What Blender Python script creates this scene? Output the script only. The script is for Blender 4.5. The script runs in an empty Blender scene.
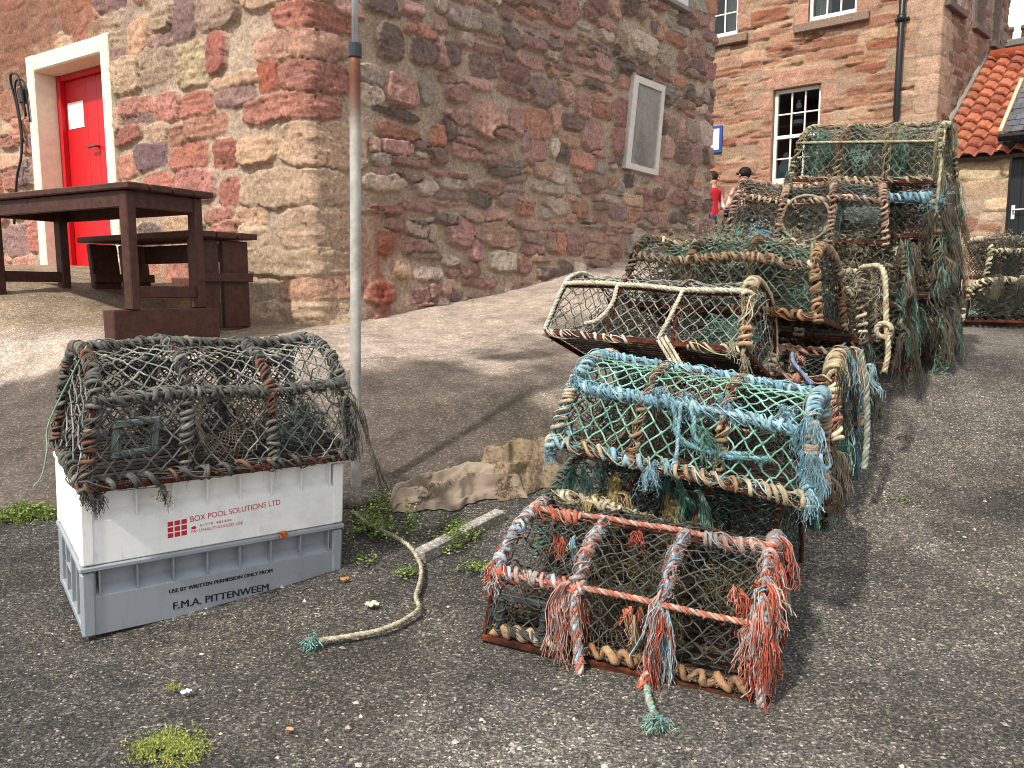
import bpy, math, random
import numpy as np
from mathutils import Matrix
random.seed(5)
rng = np.random.default_rng(11)
C = bpy.context.scene.collection
A = np.array
rad = math.radians

# ------------------------------------------------------------------ camera maths (real lens, used to survey the place)
F, PITCH, H = 780.0, rad(7.0), 1.0
RC = A([[1, 0, 0], [0, math.sin(PITCH), math.cos(PITCH)], [0, math.cos(PITCH), -math.sin(PITCH)]])
EYE = A([0, 0, H])
def ray(x, y):
    d = A([(x - 512) / F, (384 - y) / F, 1.0]) @ RC
    return d / d[1]
def at(x, y, t): return EYE + ray(x, y) * t
def on_plane(x, y, p0, n):
    d = ray(x, y)
    return EYE + d * (np.dot(A(p0) - EYE, n) / np.dot(d, n))

# ------------------------------------------------------------------ colours
def lin(c):
    c = A(c, float) / 255.0
    return np.where(c <= .04045, c / 12.92, ((c + .055) / 1.055) ** 2.4)
def hx(s): return lin([int(s[i:i + 2], 16) for i in (0, 2, 4)])

# ------------------------------------------------------------------ noise
def _hash(ix, iy, iz, seed):
    h = (ix.astype(np.int64) * 374761393 + iy.astype(np.int64) * 668265263 + iz.astype(np.int64) * 2147483647 + seed * 974634777) & 0xFFFFFFFF
    h = ((h ^ (h >> 13)) * 1274126177) & 0xFFFFFFFF
    h = (h ^ (h >> 16)) & 0xFFFFFFFF
    return h / 4294967295.0
def vnoise(p, seed=0):
    p = np.asarray(p, float)
    if p.shape[1] == 2: p = np.column_stack([p, np.zeros(len(p))])
    i = np.floor(p).astype(np.int64); f = p - i
    f = f * f * (3 - 2 * f)
    r = 0
    for dx in (0, 1):
        for dy in (0, 1):
            for dz in (0, 1):
                w = (f[:, 0] if dx else 1 - f[:, 0]) * (f[:, 1] if dy else 1 - f[:, 1]) * (f[:, 2] if dz else 1 - f[:, 2])
                r = r + w * _hash(i[:, 0] + dx, i[:, 1] + dy, i[:, 2] + dz, seed)
    return r * 2 - 1
def fbm(p, seed=0, octs=4, gain=.5):
    p = np.asarray(p, float); r = 0; a = 1; s = 0
    for k in range(octs):
        r = r + a * vnoise(p * 2 ** k, seed + k * 17); s += a; a *= gain
    return r / s
def sstep(a, b, x):
    t = np.clip((x - a) / (b - a), 0, 1); return t * t * (3 - 2 * t)

# ------------------------------------------------------------------ mesh builder
class MB:
    def __init__(s):
        s.v = []; s.q = []; s.t = []; s.c = []; s.fq = []; s.ft = []; s.n = 0
    def add(s, V, quads=None, tris=None, col=(1, 1, 1), flat=False):
        V = np.asarray(V, float).reshape(-1, 3)
        if quads is not None and len(quads): s.q.append(np.asarray(quads, np.int64).reshape(-1, 4) + s.n); s.fq.append(np.full(len(s.q[-1]), not flat))
        if tris is not None and len(tris): s.t.append(np.asarray(tris, np.int64).reshape(-1, 3) + s.n); s.ft.append(np.full(len(s.t[-1]), not flat))
        col = np.asarray(col, float)
        if col.ndim == 1: col = np.tile(col, (len(V), 1))
        s.v.append(V); s.c.append(col); s.n += len(V)
    def box(s, cen, size, R=None, b=.004, col=(1, 1, 1)):
        h = A(size, float) / 2; b = min(b, h.min() * .45)
        V = []; idx = {}
        for sx in (-1, 1):
            for sy in (-1, 1):
                for sz in (-1, 1):
                    for ax in range(3):
                        p = A([sx, sy, sz]) * (h - b); p[ax] = A([sx, sy, sz])[ax] * h[ax]
                        idx[(sx, sy, sz, ax)] = len(V); V.append(p)
        V = A(V); Q = []; T = []
        for ax in range(3):
            o = [a for a in range(3) if a != ax]
            for sg in (-1, 1):
                f = []
                for (a1, a2) in ((-1, -1), (1, -1), (1, 1), (-1, 1)):
                    k = [0, 0, 0]; k[ax] = sg; k[o[0]] = a1; k[o[1]] = a2
                    f.append(idx[(*k, ax)])
                Q.append(f)
            for a1 in (-1, 1):
                for a2 in (-1, 1):
                    f = []
                    for (sg, w) in ((-1, 0), (1, 0), (1, 1), (-1, 1)):
                        k = [0, 0, 0]; k[ax] = sg; k[o[0]] = a1; k[o[1]] = a2
                        f.append(idx[(*k, o[w])])
                    Q.append(f)
        for sx in (-1, 1):
            for sy in (-1, 1):
                for sz in (-1, 1): T.append([idx[(sx, sy, sz, a)] for a in range(3)])
        def fix(fs):
            for f in fs:
                n = np.cross(V[f[1]] - V[f[0]], V[f[2]] - V[f[0]])
                if np.dot(n, V[f].mean(0)) < 0: f.reverse()
        fix(Q); fix(T)
        if R is not None: V = V @ np.asarray(R).T
        s.add(V + A(cen, float), Q, T, col, flat=True)
    def tubes(s, P, r, sides=5, col=(1, 1, 1), cap=True):
        """P: (N,K,3) polylines, r: scalar, (N,) or (N,K)"""
        P = np.asarray(P, float)
        if P.ndim == 2: P = P[None]
        N, K, _ = P.shape
        r = np.asarray(r, float)
        if r.ndim == 0: r = np.full((N, K), float(r))
        elif r.ndim == 1: r = np.tile(r[:, None], (1, K)) if len(r) == N else np.tile(r[None], (N, 1))
        T = np.gradient(P, axis=1); T /= np.linalg.norm(T, axis=2, keepdims=True) + 1e-12
        m = np.abs(T.mean(1)); ref = np.eye(3)[np.argmin(m, axis=1)][:, None, :]
        n1 = np.cross(T, ref); n1 /= np.linalg.norm(n1, axis=2, keepdims=True) + 1e-9
        n2 = np.cross(T, n1)
        s._ring(P, n1, n2, r, sides, col, cap)
    def _ring(s, P, n1, n2, r, sides, col, cap=True):
        N, K, _ = P.shape
        a = np.arange(sides) * 2 * np.pi / sides
        V = P[:, :, None, :] + r[:, :, None, None] * (np.cos(a)[None, None, :, None] * n1[:, :, None, :] + np.sin(a)[None, None, :, None] * n2[:, :, None, :])
        I = np.arange(N * K * sides).reshape(N, K, sides)
        J = np.roll(I, -1, axis=2)
        Q = np.stack([I[:, :-1], J[:, :-1], J[:, 1:], I[:, 1:]], -1).reshape(-1, 4)
        T = []
        if cap and sides >= 3:
            for e, rev in ((0, True), (K - 1, False)):
                ring = I[:, e]
                for k in range(1, sides - 1):
                    f = np.stack([ring[:, 0], ring[:, k], ring[:, k + 1]], -1)
                    T.append(f[:, ::-1] if rev else f)
            T = np.concatenate(T)
        col = np.asarray(col, float)
        if col.ndim == 2: col = np.repeat(col[:, None, :], K, 1) if col.shape[0] == N else np.repeat(col[None], N, 0)
        if col.ndim == 3: col = np.repeat(col.reshape(N * K, 3), sides, 0)
        s.add(V.reshape(-1, 3), Q, T if len(T) else None, col)
    def strand(s, P, r, col, lay=4.2, lobes=3, sides=9, depth=.2):
        """laid rope: one tube whose section has three lobes that turn along it"""
        P = np.asarray(P, float); T, n1, n2 = frames(P); K = len(P); r = np.broadcast_to(np.asarray(r, float), (K,))
        d = np.r_[0, np.cumsum(np.linalg.norm(np.diff(P, axis=0), axis=1))]; a = np.arange(sides) * 2 * np.pi / sides
        tw = d / (r.mean() * lay) * 2 * np.pi / lobes * 1.0
        rr = r[:, None] * (1 - depth * .5 + depth * np.abs(np.cos((a[None] * lobes - tw[:, None] * lobes) / 2)) * 1.3)
        V = P[:, None] + rr[..., None] * (np.cos(a)[None, :, None] * n1[:, None] + np.sin(a)[None, :, None] * n2[:, None])
        I = np.arange(K * sides).reshape(K, sides); J = np.roll(I, -1, 1); Q = np.stack([I[:-1], J[:-1], J[1:], I[1:]], -1).reshape(-1, 4)
        Tc = [[I[0, 0], I[0, k + 1], I[0, k]] for k in range(1, sides - 1)] + [[I[-1, 0], I[-1, k], I[-1, k + 1]] for k in range(1, sides - 1)]
        s.add(V.reshape(-1, 3), Q, Tc, np.repeat(np.broadcast_to(np.asarray(col, float), (K, 3)), sides, 0))
    def tube(s, P, r, sides=6, col=(1, 1, 1), cap=True):
        """single smooth tube with parallel transported frame"""
        P = np.asarray(P, float); T, n1, n2 = frames(P)
        r = np.asarray(r, float)
        if r.ndim == 0: r = np.full(len(P), float(r))
        s._ring(P[None], n1[None], n2[None], r[None], sides, A(col, float)[None] if np.ndim(col) == 2 else col, cap)
    def knots(s, P, r, col):
        P = np.asarray(P, float)
        if not len(P): return
        o = A([[1, 0, 0], [-1, 0, 0], [0, 1, 0], [0, -1, 0], [0, 0, 1], [0, 0, -1]], float)
        t = A([[0, 2, 4], [2, 1, 4], [1, 3, 4], [3, 0, 4], [2, 0, 5], [1, 2, 5], [3, 1, 5], [0, 3, 5]])
        r = np.broadcast_to(np.asarray(r, float), (len(P),))
        V = (P[:, None] + o[None] * r[:, None, None]).reshape(-1, 3)
        T = (t[None] + (np.arange(len(P)) * 6)[:, None, None]).reshape(-1, 3)
        s.add(V, None, T, np.repeat(np.broadcast_to(np.asarray(col, float), (len(P), 3)), 6, 0))
    def build(s, name, mat, parent=None, smooth=True):
        me = bpy.data.meshes.new(name)
        V = np.concatenate(s.v); Cc = np.concatenate(s.c)
        Q = np.concatenate(s.q) if s.q else np.zeros((0, 4), np.int64)
        T = np.concatenate(s.t) if s.t else np.zeros((0, 3), np.int64)
        nl = Q.size + T.size
        me.vertices.add(len(V)); me.vertices.foreach_set('co', V.ravel().astype(np.float32))
        me.loops.add(nl); me.loops.foreach_set('vertex_index', np.concatenate([Q.ravel(), T.ravel()]).astype(np.int32))
        me.polygons.add(len(Q) + len(T))
        st = np.concatenate([np.arange(len(Q)) * 4, Q.size + np.arange(len(T)) * 3]).astype(np.int32)
        me.polygons.foreach_set('loop_start', st)
        me.update(calc_edges=True)
        me.polygons.foreach_set('use_smooth', np.concatenate(s.fq + s.ft) & smooth)
        at_ = me.color_attributes.new('col', 'FLOAT_COLOR', 'POINT')
        at_.data.foreach_set('color', np.column_stack([Cc, np.ones(len(Cc))]).ravel().astype(np.float32))
        me.validate()
        if mat: me.materials.append(mat)
        o = bpy.data.objects.new(name, me); C.objects.link(o)
        if parent: o.parent = parent
        return o

def frames(P):
    T = np.gradient(P, axis=0); T /= np.linalg.norm(T, axis=1, keepdims=True) + 1e-12
    n = np.cross(T[0], np.eye(3)[np.argmin(np.abs(T[0]))]); n /= np.linalg.norm(n)
    N1 = np.empty_like(P)
    for i in range(len(P)):
        n = n - T[i] * np.dot(n, T[i]); n = n / (np.linalg.norm(n) + 1e-12); N1[i] = n
    return T, N1, np.cross(T, N1)
def resample(P, step):
    P = np.asarray(P, float); d = np.r_[0, np.cumsum(np.linalg.norm(np.diff(P, axis=0), axis=1))]
    n = max(3, int(d[-1] / step) + 1); t = np.linspace(0, d[-1], n)
    return np.stack([np.interp(t, d, P[:, k]) for k in range(3)], 1)
def spline(P, n=8):
    P = np.asarray(P, float); Q = np.vstack([2 * P[0] - P[1], P, 2 * P[-1] - P[-2]]); out = []
    for i in range(1, len(Q) - 2):
        t = np.linspace(0, 1, n, endpoint=False)[:, None]
        a, b, c, d = Q[i - 1], Q[i], Q[i + 1], Q[i + 2]
        out.append(.5 * ((2 * b) + (-a + c) * t + (2 * a - 5 * b + 4 * c - d) * t ** 2 + (-a + 3 * b - 3 * c + d) * t ** 3))
    return np.vstack(out + [P[-1:]])
def pick(cols, n, seed=None):
    cols = A(cols, float)
    return cols[rng.integers(0, len(cols), n)] * rng.uniform(.75, 1.2, (n, 1))

# ------------------------------------------------------------------ materials
def mat(name): 
    m = bpy.data.materials.new(name); m.use_nodes = True
    nt = m.node_tree; return m, nt, nt.nodes['Principled BSDF']
def N(nt, typ, **kw):
    n = nt.nodes.new(typ)
    for k, v in kw.items():
        if k in n.inputs.keys(): n.inputs[k].default_value = v
        else: setattr(n, k, v)
    return n
def L(nt, a, b): nt.links.new(a, b)
def ramp(nt, fac, stops, interp='LINEAR'):
    r = nt.nodes.new('ShaderNodeValToRGB'); r.color_ramp.interpolation = interp
    e = r.color_ramp.elements
    while len(e) < len(stops): e.new(.5)
    for k, (p, c) in enumerate(stops):
        e[k].position = p; e[k].color = (*(c if np.ndim(c) else (c, c, c)), 1)
    L(nt, fac, r.inputs[0]); return r.outputs[0]
def mul(nt, a, b, fac=1.0, mode='MULTIPLY'):
    m = nt.nodes.new('ShaderNodeMix'); m.data_type = 'RGBA'; m.blend_type = mode; m.inputs[0].default_value = fac
    for s, x in ((6, a), (7, b)):
        if hasattr(x, 'is_output'): L(nt, x, m.inputs[s])
        else: m.inputs[s].default_value = (*x, 1)
    return m.outputs[2]
def bump(nt, h, strength, dist=.01, prev=None):
    b = nt.nodes.new('ShaderNodeBump'); b.inputs['Strength'].default_value = strength; b.inputs['Distance'].default_value = dist
    L(nt, h, b.inputs['Height'])
    if prev: L(nt, prev, b.inputs['Normal'])
    return b.outputs[0]
def attr_mat(name, rough=.9, nscale=60, nlo=.65, nhi=1.25, bstr=.3, bdist=.004, metal=0, spec=.3, bscale=None, base=None):
    m, nt, p = mat(name)
    tc = N(nt, 'ShaderNodeTexCoord')
    nz = N(nt, 'ShaderNodeTexNoise', Scale=nscale, Detail=5, Roughness=.65); L(nt, tc.outputs['Object'], nz.inputs['Vector'])
    if base is None:
        src = N(nt, 'ShaderNodeAttribute', attribute_name='col').outputs['Color']
    else: src = base
    c = mul(nt, src, ramp(nt, nz.outputs['Fac'], [(.3, nlo), (.7, nhi)]))
    L(nt, c, p.inputs['Base Color'])
    p.inputs['Roughness'].default_value = rough; p.inputs['Metallic'].default_value = metal
    p.inputs['Specular IOR Level'].default_value = spec
    if bstr:
        n2 = N(nt, 'ShaderNodeTexNoise', Scale=bscale or nscale * 1.7, Detail=4, Roughness=.7); L(nt, tc.outputs['Object'], n2.inputs['Vector'])
        L(nt, bump(nt, n2.outputs['Fac'], bstr, bdist), p.inputs['Normal'])
    return m
M = {}
M['fibre'] = attr_mat('weathered_twine', .95, 140, .6, 1.3, .5, .003, spec=.12)
def weather(m, dirt, lo, hi, scale):
    nt = m.node_tree; p = nt.nodes['Principled BSDF']; src = p.inputs['Base Color'].links[0].from_socket
    tc = N(nt, 'ShaderNodeTexCoord'); nz = N(nt, 'ShaderNodeTexNoise', Scale=scale, Detail=6, Roughness=.7); L(nt, tc.outputs['Object'], nz.inputs['Vector'])
    c = mul(nt, src, dirt, 0, 'MIX'); L(nt, ramp(nt, nz.outputs['Fac'], [(.35, lo), (.7, hi)]), c.node.inputs[0]); L(nt, c, p.inputs['Base Color'])
weather(M['fibre'], hx('5b5348'), .04, .55, 26)
M['stone'] = attr_mat('sandstone', .92, 44, .6, 1.36, .9, .012, spec=.2, bscale=95)
def grit(m, scale, lo, hi):
    nt = m.node_tree; p = nt.nodes['Principled BSDF']; src = p.inputs['Base Color'].links[0].from_socket; tc = N(nt, 'ShaderNodeTexCoord')
    nz = N(nt, 'ShaderNodeTexNoise', Scale=scale, Detail=3, Roughness=.8); L(nt, tc.outputs['Object'], nz.inputs['Vector']); L(nt, mul(nt, src, ramp(nt, nz.outputs['Fac'], [(.32, lo), (.68, hi)])), p.inputs['Base Color'])
grit(M['stone'], 150, .66, 1.34)
M['wood'] = attr_mat('painted_wood', .6, 24, .6, 1.5, .35, .004, spec=.3)
M['paint'] = attr_mat('gloss_paint', .4, 12, .93, 1.05, .1, .002, spec=.4)
M['matte'] = attr_mat('limewash', .85, 18, .86, 1.08, .4, .004, spec=.2)
M['cloth'] = attr_mat('cloth', .95, 25, .85, 1.12, .35, .003, spec=.1, bscale=220)
M['leaf'] = attr_mat('weed_leaf', .6, 40, .8, 1.2, 0, spec=.3)
M['skin'] = attr_mat('skin_and_cloth', .7, 20, .95, 1.05, 0, spec=.25)
M['ink'] = attr_mat('printed_ink', .6, 220, .7, 1.15, 0, spec=.2)
M['tile'] = attr_mat('clay_tile', .85, 25, .75, 1.2, .3, .004, spec=.2)

def rust_mat():
    m, nt, p = mat('rusty_steel')
    tc = N(nt, 'ShaderNodeTexCoord')
    nz = N(nt, 'ShaderNodeTexNoise', Scale=22, Detail=8, Roughness=.7); L(nt, tc.outputs['Object'], nz.inputs['Vector'])
    c = ramp(nt, nz.outputs['Fac'], [(.3, hx('1d120e')), (.45, hx('3a1d13')), (.6, hx('5f2f1b')), (.75, hx('8a4a28'))])
    L(nt, c, p.inputs['Base Color']); p.inputs['Roughness'].default_value = .9; p.inputs['Specular IOR Level'].default_value = .2
    n2 = N(nt, 'ShaderNodeTexNoise', Scale=160, Detail=4); L(nt, tc.outputs['Object'], n2.inputs['Vector'])
    L(nt, bump(nt, n2.outputs['Fac'], .6, .004), p.inputs['Normal'])
    return m
M['rust'] = rust_mat()

def pole_mat():
    m, nt, p = mat('galvanised_pole')
    tc = N(nt, 'ShaderNodeTexCoord'); a = N(nt, 'ShaderNodeAttribute', attribute_name='col')
    nz = N(nt, 'ShaderNodeTexNoise', Scale=14, Detail=7, Roughness=.7); L(nt, tc.outputs['Object'], nz.inputs['Vector'])
    c = mul(nt, a.outputs['Color'], ramp(nt, nz.outputs['Fac'], [(.3, .62), (.7, 1.2)]))
    L(nt, c, p.inputs['Base Color']); p.inputs['Roughness'].default_value = .62; p.inputs['Metallic'].default_value = .15
    return m
M['pole'] = pole_mat()

def crate_mat(name, colr, dirt):
    m, nt, p = mat(name)
    tc = N(nt, 'ShaderNodeTexCoord')
    nz = N(nt, 'ShaderNodeTexNoise', Scale=9, Detail=8, Roughness=.7); L(nt, tc.outputs['Object'], nz.inputs['Vector'])
    c = mul(nt, colr, dirt, 0, 'MIX'); mx = c.node
    L(nt, ramp(nt, nz.outputs['Fac'], [(.48, 0.02), (.78, .5)]), mx.inputs[0])
    # fine scuffs
    n3 = N(nt, 'ShaderNodeTexNoise', Scale=60, Detail=6, Roughness=.8)
    mp = N(nt, 'ShaderNodeMapping'); mp.inputs['Scale'].default_value = (1, 1, .25)
    L(nt, tc.outputs['Object'], mp.inputs[0]); L(nt, mp.outputs[0], n3.inputs['Vector'])
    c2 = mul(nt, c, ramp(nt, n3.outputs['Fac'], [(.25, .7), (.42, 1.0)]))
    L(nt, c2, p.inputs['Base Color']); p.inputs['Roughness'].default_value = .5; p.inputs['Specular IOR Level'].default_value = .35
    n2 = N(nt, 'ShaderNodeTexNoise', Scale=45, Detail=4); L(nt, tc.outputs['Object'], n2.inputs['Vector'])
    L(nt, bump(nt, n2.outputs['Fac'], .08, .004), p.inputs['Normal'])
    return m
M['white_plastic'] = crate_mat('white_plastic', hx('efeeea'), hx('b5ad99'))
M['grey_plastic'] = crate_mat('grey_plastic', hx('92979c'), hx('6f7173'))

def asphalt_mat():
    m, nt, p = mat('asphalt')
    tc = N(nt, 'ShaderNodeTexCoord')
    def vor(s):
        v = N(nt, 'ShaderNodeTexVoronoi', Scale=s); L(nt, tc.outputs['Object'], v.inputs['Vector']); return v
    v1 = vor(170); sep = N(nt, 'ShaderNodeSeparateColor'); L(nt, v1.outputs['Color'], sep.inputs[0])
    chips = ramp(nt, sep.outputs[0], [(0, hx('3f3d3a')), (.4, hx('524f4b')), (.65, hx('625e58')), (.85, hx('767067')), (.96, hx('8d857a')), (.992, hx('bdb5a9'))])
    v2 = vor(210); s2 = N(nt, 'ShaderNodeSeparateColor'); L(nt, v2.outputs['Color'], s2.inputs[0])
    fine = ramp(nt, s2.outputs[1], [(0, .6), (.6, 1.0), (.95, 1.55)])
    c = mul(nt, chips, fine)
    nb = N(nt, 'ShaderNodeTexNoise', Scale=1.1, Detail=6, Roughness=.6); L(nt, tc.outputs['Object'], nb.inputs['Vector'])
    c = mul(nt, c, ramp(nt, nb.outputs['Fac'], [(.33, .6), (.5, .98), (.66, 1.28)]))
    nd = N(nt, 'ShaderNodeTexNoise', Scale=6, Detail=6, Roughness=.7); L(nt, tc.outputs['Object'], nd.inputs['Vector'])
    c = mul(nt, c, ramp(nt, nd.outputs['Fac'], [(.35, .7), (.55, 1.05), (.7, 1.3)]))
    a = N(nt, 'ShaderNodeAttribute', attribute_name='col')
    c = mul(nt, c, a.outputs['Color'])
    L(nt, c, p.inputs['Base Color']); p.inputs['Roughness'].default_value = .88; p.inputs['Specular IOR Level'].default_value = .3
    b1 = bump(nt, v1.outputs['Distance'], .9, .006)
    n3 = N(nt, 'ShaderNodeTexNoise', Scale=35, Detail=6, Roughness=.75); L(nt, tc.outputs['Object'], n3.inputs['Vector'])
    L(nt, bump(nt, n3.outputs['Fac'], .8, .02, b1), p.inputs['Normal'])
    return m
M['asphalt'] = asphalt_mat()
def concrete_mat():
    m, nt, p = mat('weathered_concrete')
    tc = N(nt, 'ShaderNodeTexCoord')
    a = N(nt, 'ShaderNodeAttribute', attribute_name='col')
    v = N(nt, 'ShaderNodeTexVoronoi', Scale=150); L(nt, tc.outputs['Object'], v.inputs['Vector'])
    sp = N(nt, 'ShaderNodeSeparateColor'); L(nt, v.outputs['Color'], sp.inputs[0])
    c = mul(nt, a.outputs['Color'], ramp(nt, sp.outputs[0], [(0, .68), (.6, 1.0), (.88, 1.3), (.975, 2.1)]))
    nb = N(nt, 'ShaderNodeTexNoise', Scale=7, Detail=7, Roughness=.7); L(nt, tc.outputs['Object'], nb.inputs['Vector'])
    c = mul(nt, c, ramp(nt, nb.outputs['Fac'], [(.3, .62), (.7, 1.32)]))
    L(nt, c, p.inputs['Base Color']); p.inputs['Roughness'].default_value = .93; p.inputs['Specular IOR Level'].default_value = .2
    n3 = N(nt, 'ShaderNodeTexNoise', Scale=45, Detail=6, Roughness=.75); L(nt, tc.outputs['Object'], n3.inputs['Vector'])
    L(nt, bump(nt, n3.outputs['Fac'], .6, .012), p.inputs['Normal'])
    return m
M['concrete'] = concrete_mat()
def glass_mat():
    m, nt, p = mat('window_glass')
    out = nt.nodes['Material Output']
    tr = N(nt, 'ShaderNodeBsdfTransparent'); gl = N(nt, 'ShaderNodeBsdfGlossy', Roughness=.03)
    fr = N(nt, 'ShaderNodeFresnel', IOR=1.5); mx = N(nt, 'ShaderNodeMixShader')
    tr.inputs[0].default_value = (.8, .83, .82, 1)
    L(nt, fr.outputs[0], mx.inputs[0]); L(nt, tr.outputs[0], mx.inputs[1]); L(nt, gl.outputs[0], mx.inputs[2])
    L(nt, mx.outputs[0], out.inputs['Surface']); return m
M['glass'] = glass_mat()

# ------------------------------------------------------------------ object bookkeeping
def tag(o, label=None, cat=None, group=None, kind=None):
    if label: o['label'] = label
    if cat: o['category'] = cat
    if group: o['group'] = group
    if kind: o['kind'] = kind
    return o
def empty(name, loc=(0, 0, 0), R=None):
    o = bpy.data.objects.new(name, None); C.objects.link(o); o.empty_display_size = .1
    m = Matrix.Identity(4)
    if R is not None:
        for i in range(3):
            for j in range(3): m[i][j] = R[i][j]
    for i in range(3): m[i][3] = loc[i]
    o.matrix_world = m
    return o
def rot(yaw, pitch, roll):
    cz, sz = math.cos(yaw), math.sin(yaw); cx, sx = math.cos(pitch), math.sin(pitch); cy, sy = math.cos(roll), math.sin(roll)
    return A([[cz, -sz, 0], [sz, cz, 0], [0, 0, 1]]) @ A([[1, 0, 0], [0, cx, -sx], [0, sx, cx]]) @ A([[cy, 0, sy], [0, 1, 0], [-sy, 0, cy]])

# ================================================================== GROUND
YK = [-40, 0, 2.1, 2.5, 3.0, 3.5, 4.2, 4.9, 5.8, 7, 11.6, 20, 60, 200]
ZK = [-1.0, 0, 0, .035, .11, .225, .43, .585, .665, .715, .85, 1.3, 4.5, 14]
def z_road(x, y): return np.interp(y, YK, ZK)
def hit_f(px, py, f, t0=1.2, t1=40):
    ts = np.linspace(t0, t1, 6000); d = ray(px, py)
    P = EYE + d * ts[:, None]
    k = np.argmax(P[:, 2] <= f(P[:, 0], P[:, 1]))
    return P[k]
C0 = at(316, 326, 5.5)
DL = A([-.843, .538, 0]); DR = A([.65, .76, 0]); NL = A([-.538, -.843, 0]); NR = A([.76, -.65, 0])
cp = []
for px in ((0, 515), (60, 512), (200, 507), (352, 502), (450, 489), (545, 468)):
    p = hit_f(*px, z_road); cp.append(p + A([0, 0, .004]))
    cp.append(p + A([0, -.45, -.16])); cp.append(p + A([0, -1.2, -.5]))
for px, py, t in ((-60, 400, 4.0), (0, 385, 4.1), (104, 340, 4.42), (205, 337, 4.58), (330, 341, 4.85), (440, 352, 4.85), (440, 420, 3.72), (540, 380, 4.15), (585, 420, 3.75), (60, 300, 5.2), (0, 300, 5.0), (205, 337, 4.95)):
    cp.append(at(px, py, t))
cp.append(C0)
for px, py in ((420, 306), (500, 291), (560, 273), (640, 256), (700, 241)): cp.append(on_plane(px, py, C0, NR))
for px, py in ((128, 268), (60, 270), (-20, 274)): cp.append(on_plane(px, py, C0 - NL * .02, NL))
for p in ((3.3, 11.0, 1.6), (3.6, 13.8, 1.66), (2.2, 14, 1.8), (4.9, 12.2, .8), (5.2, 14, .85), (1.0, 4.6, .5), (1.9, 6.0, .66), (3.2, 9.0, .78), (1.2, 6.0, .82), (-5, 6.2, 1.2), (-6, 9, 1.6), (0, 9, 1.5), (.6, 3.6, .16), (1.4, 3.9, .25)): cp.append(A(p, float))
cp = A(cp)
def tps_fit(xy, v, lam=1e-3):
    d = np.linalg.norm(xy[:, None] - xy[None], axis=2); K = np.where(d > 0, d * d * np.log(d + 1e-9), 0) + lam * np.eye(len(xy))
    Pm = np.column_stack([np.ones(len(xy)), xy]); Z = np.zeros((3, 3))
    w = np.linalg.solve(np.block([[K, Pm], [Pm.T, Z]]), np.r_[v, 0, 0, 0])
    def f(x, y):
        x = np.asarray(x, float); sh = x.shape; q = np.column_stack([x.ravel(), np.asarray(y, float).ravel()])
        out = np.empty(len(q))
        for i in range(0, len(q), 20000):
            dd = np.linalg.norm(q[i:i + 20000, None] - xy[None], axis=2)
            out[i:i + 20000] = (dd * dd * np.log(dd + 1e-9)) @ w[:-3] + w[-3] + q[i:i + 20000] @ w[-2:]
        return out.reshape(sh)
    return f
z_apron = tps_fit(cp[:, :2], cp[:, 2])
def zg(x, y): return np.maximum(z_road(x, y), np.where((np.asarray(x) < 5.2) & (np.asarray(y) > 2.35), z_apron(x, y), -9))
def hit(px, py, t0=1.2, t1=14): return hit_f(px, py, zg, t0, t1)

def grid_mesh(name, xs, ys, zf, colf, mat_, keep=None):
    X, Y = np.meshgrid(xs, ys); Z = zf(X, Y); nx, ny = len(xs), len(ys)
    V = np.column_stack([X.ravel(), Y.ravel(), Z.ravel()])
    I = np.arange(nx * ny).reshape(ny, nx)
    Q = np.stack([I[:-1, :-1], I[:-1, 1:], I[1:, 1:], I[1:, :-1]], -1).reshape(-1, 4)
    if keep is not None:
        k = keep(V); Q = Q[k[Q].any(1)]
    mb = MB(); mb.add(V, Q, None, colf(V)); return mb.build(name, mat_)
def road_relief(V): return .012 * fbm(V * .9, 3, 3) + .004 * fbm(V * 7, 4, 3)
xs = np.unique(np.r_[-120, -60, -30, -15, -8, np.arange(-3.6, 3.6, .045), np.arange(3.6, 8, .15), 9, 12, 20, 40, 120])
ys = np.unique(np.r_[-60, -20, -6, -2, 0, np.arange(1.0, 5, .045), np.arange(5, 14, .12), 16, 20, 30, 60, 200])
def road_z(X, Y):
    V = np.column_stack([X.ravel(), Y.ravel(), np.zeros(X.size)])
    return z_road(X, Y) + road_relief(V).reshape(X.shape) - .012
def road_col(V):
    n = fbm(V * A([.8, .8, 0]), 9, 4)
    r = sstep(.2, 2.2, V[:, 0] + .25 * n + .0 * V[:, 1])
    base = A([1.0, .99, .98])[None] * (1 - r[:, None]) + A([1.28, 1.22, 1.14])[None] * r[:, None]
    # pale worn patch in front of the nearest pot, darker tone towards the left
    q = np.exp(-(((V[:, 0] - .35) / .55) ** 2 + ((V[:, 1] - 1.62) / .3) ** 2))
    base = base * (1 + .55 * (q * (1 + .6 * n))[:, None])
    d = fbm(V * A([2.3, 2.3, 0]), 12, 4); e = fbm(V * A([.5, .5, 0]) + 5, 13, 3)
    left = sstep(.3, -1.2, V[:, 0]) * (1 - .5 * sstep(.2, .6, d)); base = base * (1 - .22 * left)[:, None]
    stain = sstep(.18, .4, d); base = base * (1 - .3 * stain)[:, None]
    silt = sstep(.15, .5, e) * sstep(-.2, .3, d); base = base * (1 + .3 * silt[:, None] * A([1, .9, .72]))
    return base * (1 + .22 * n)[:, None]
tag(grid_mesh('road', xs, ys, road_z, road_col, M['asphalt']), kind='structure')

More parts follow.
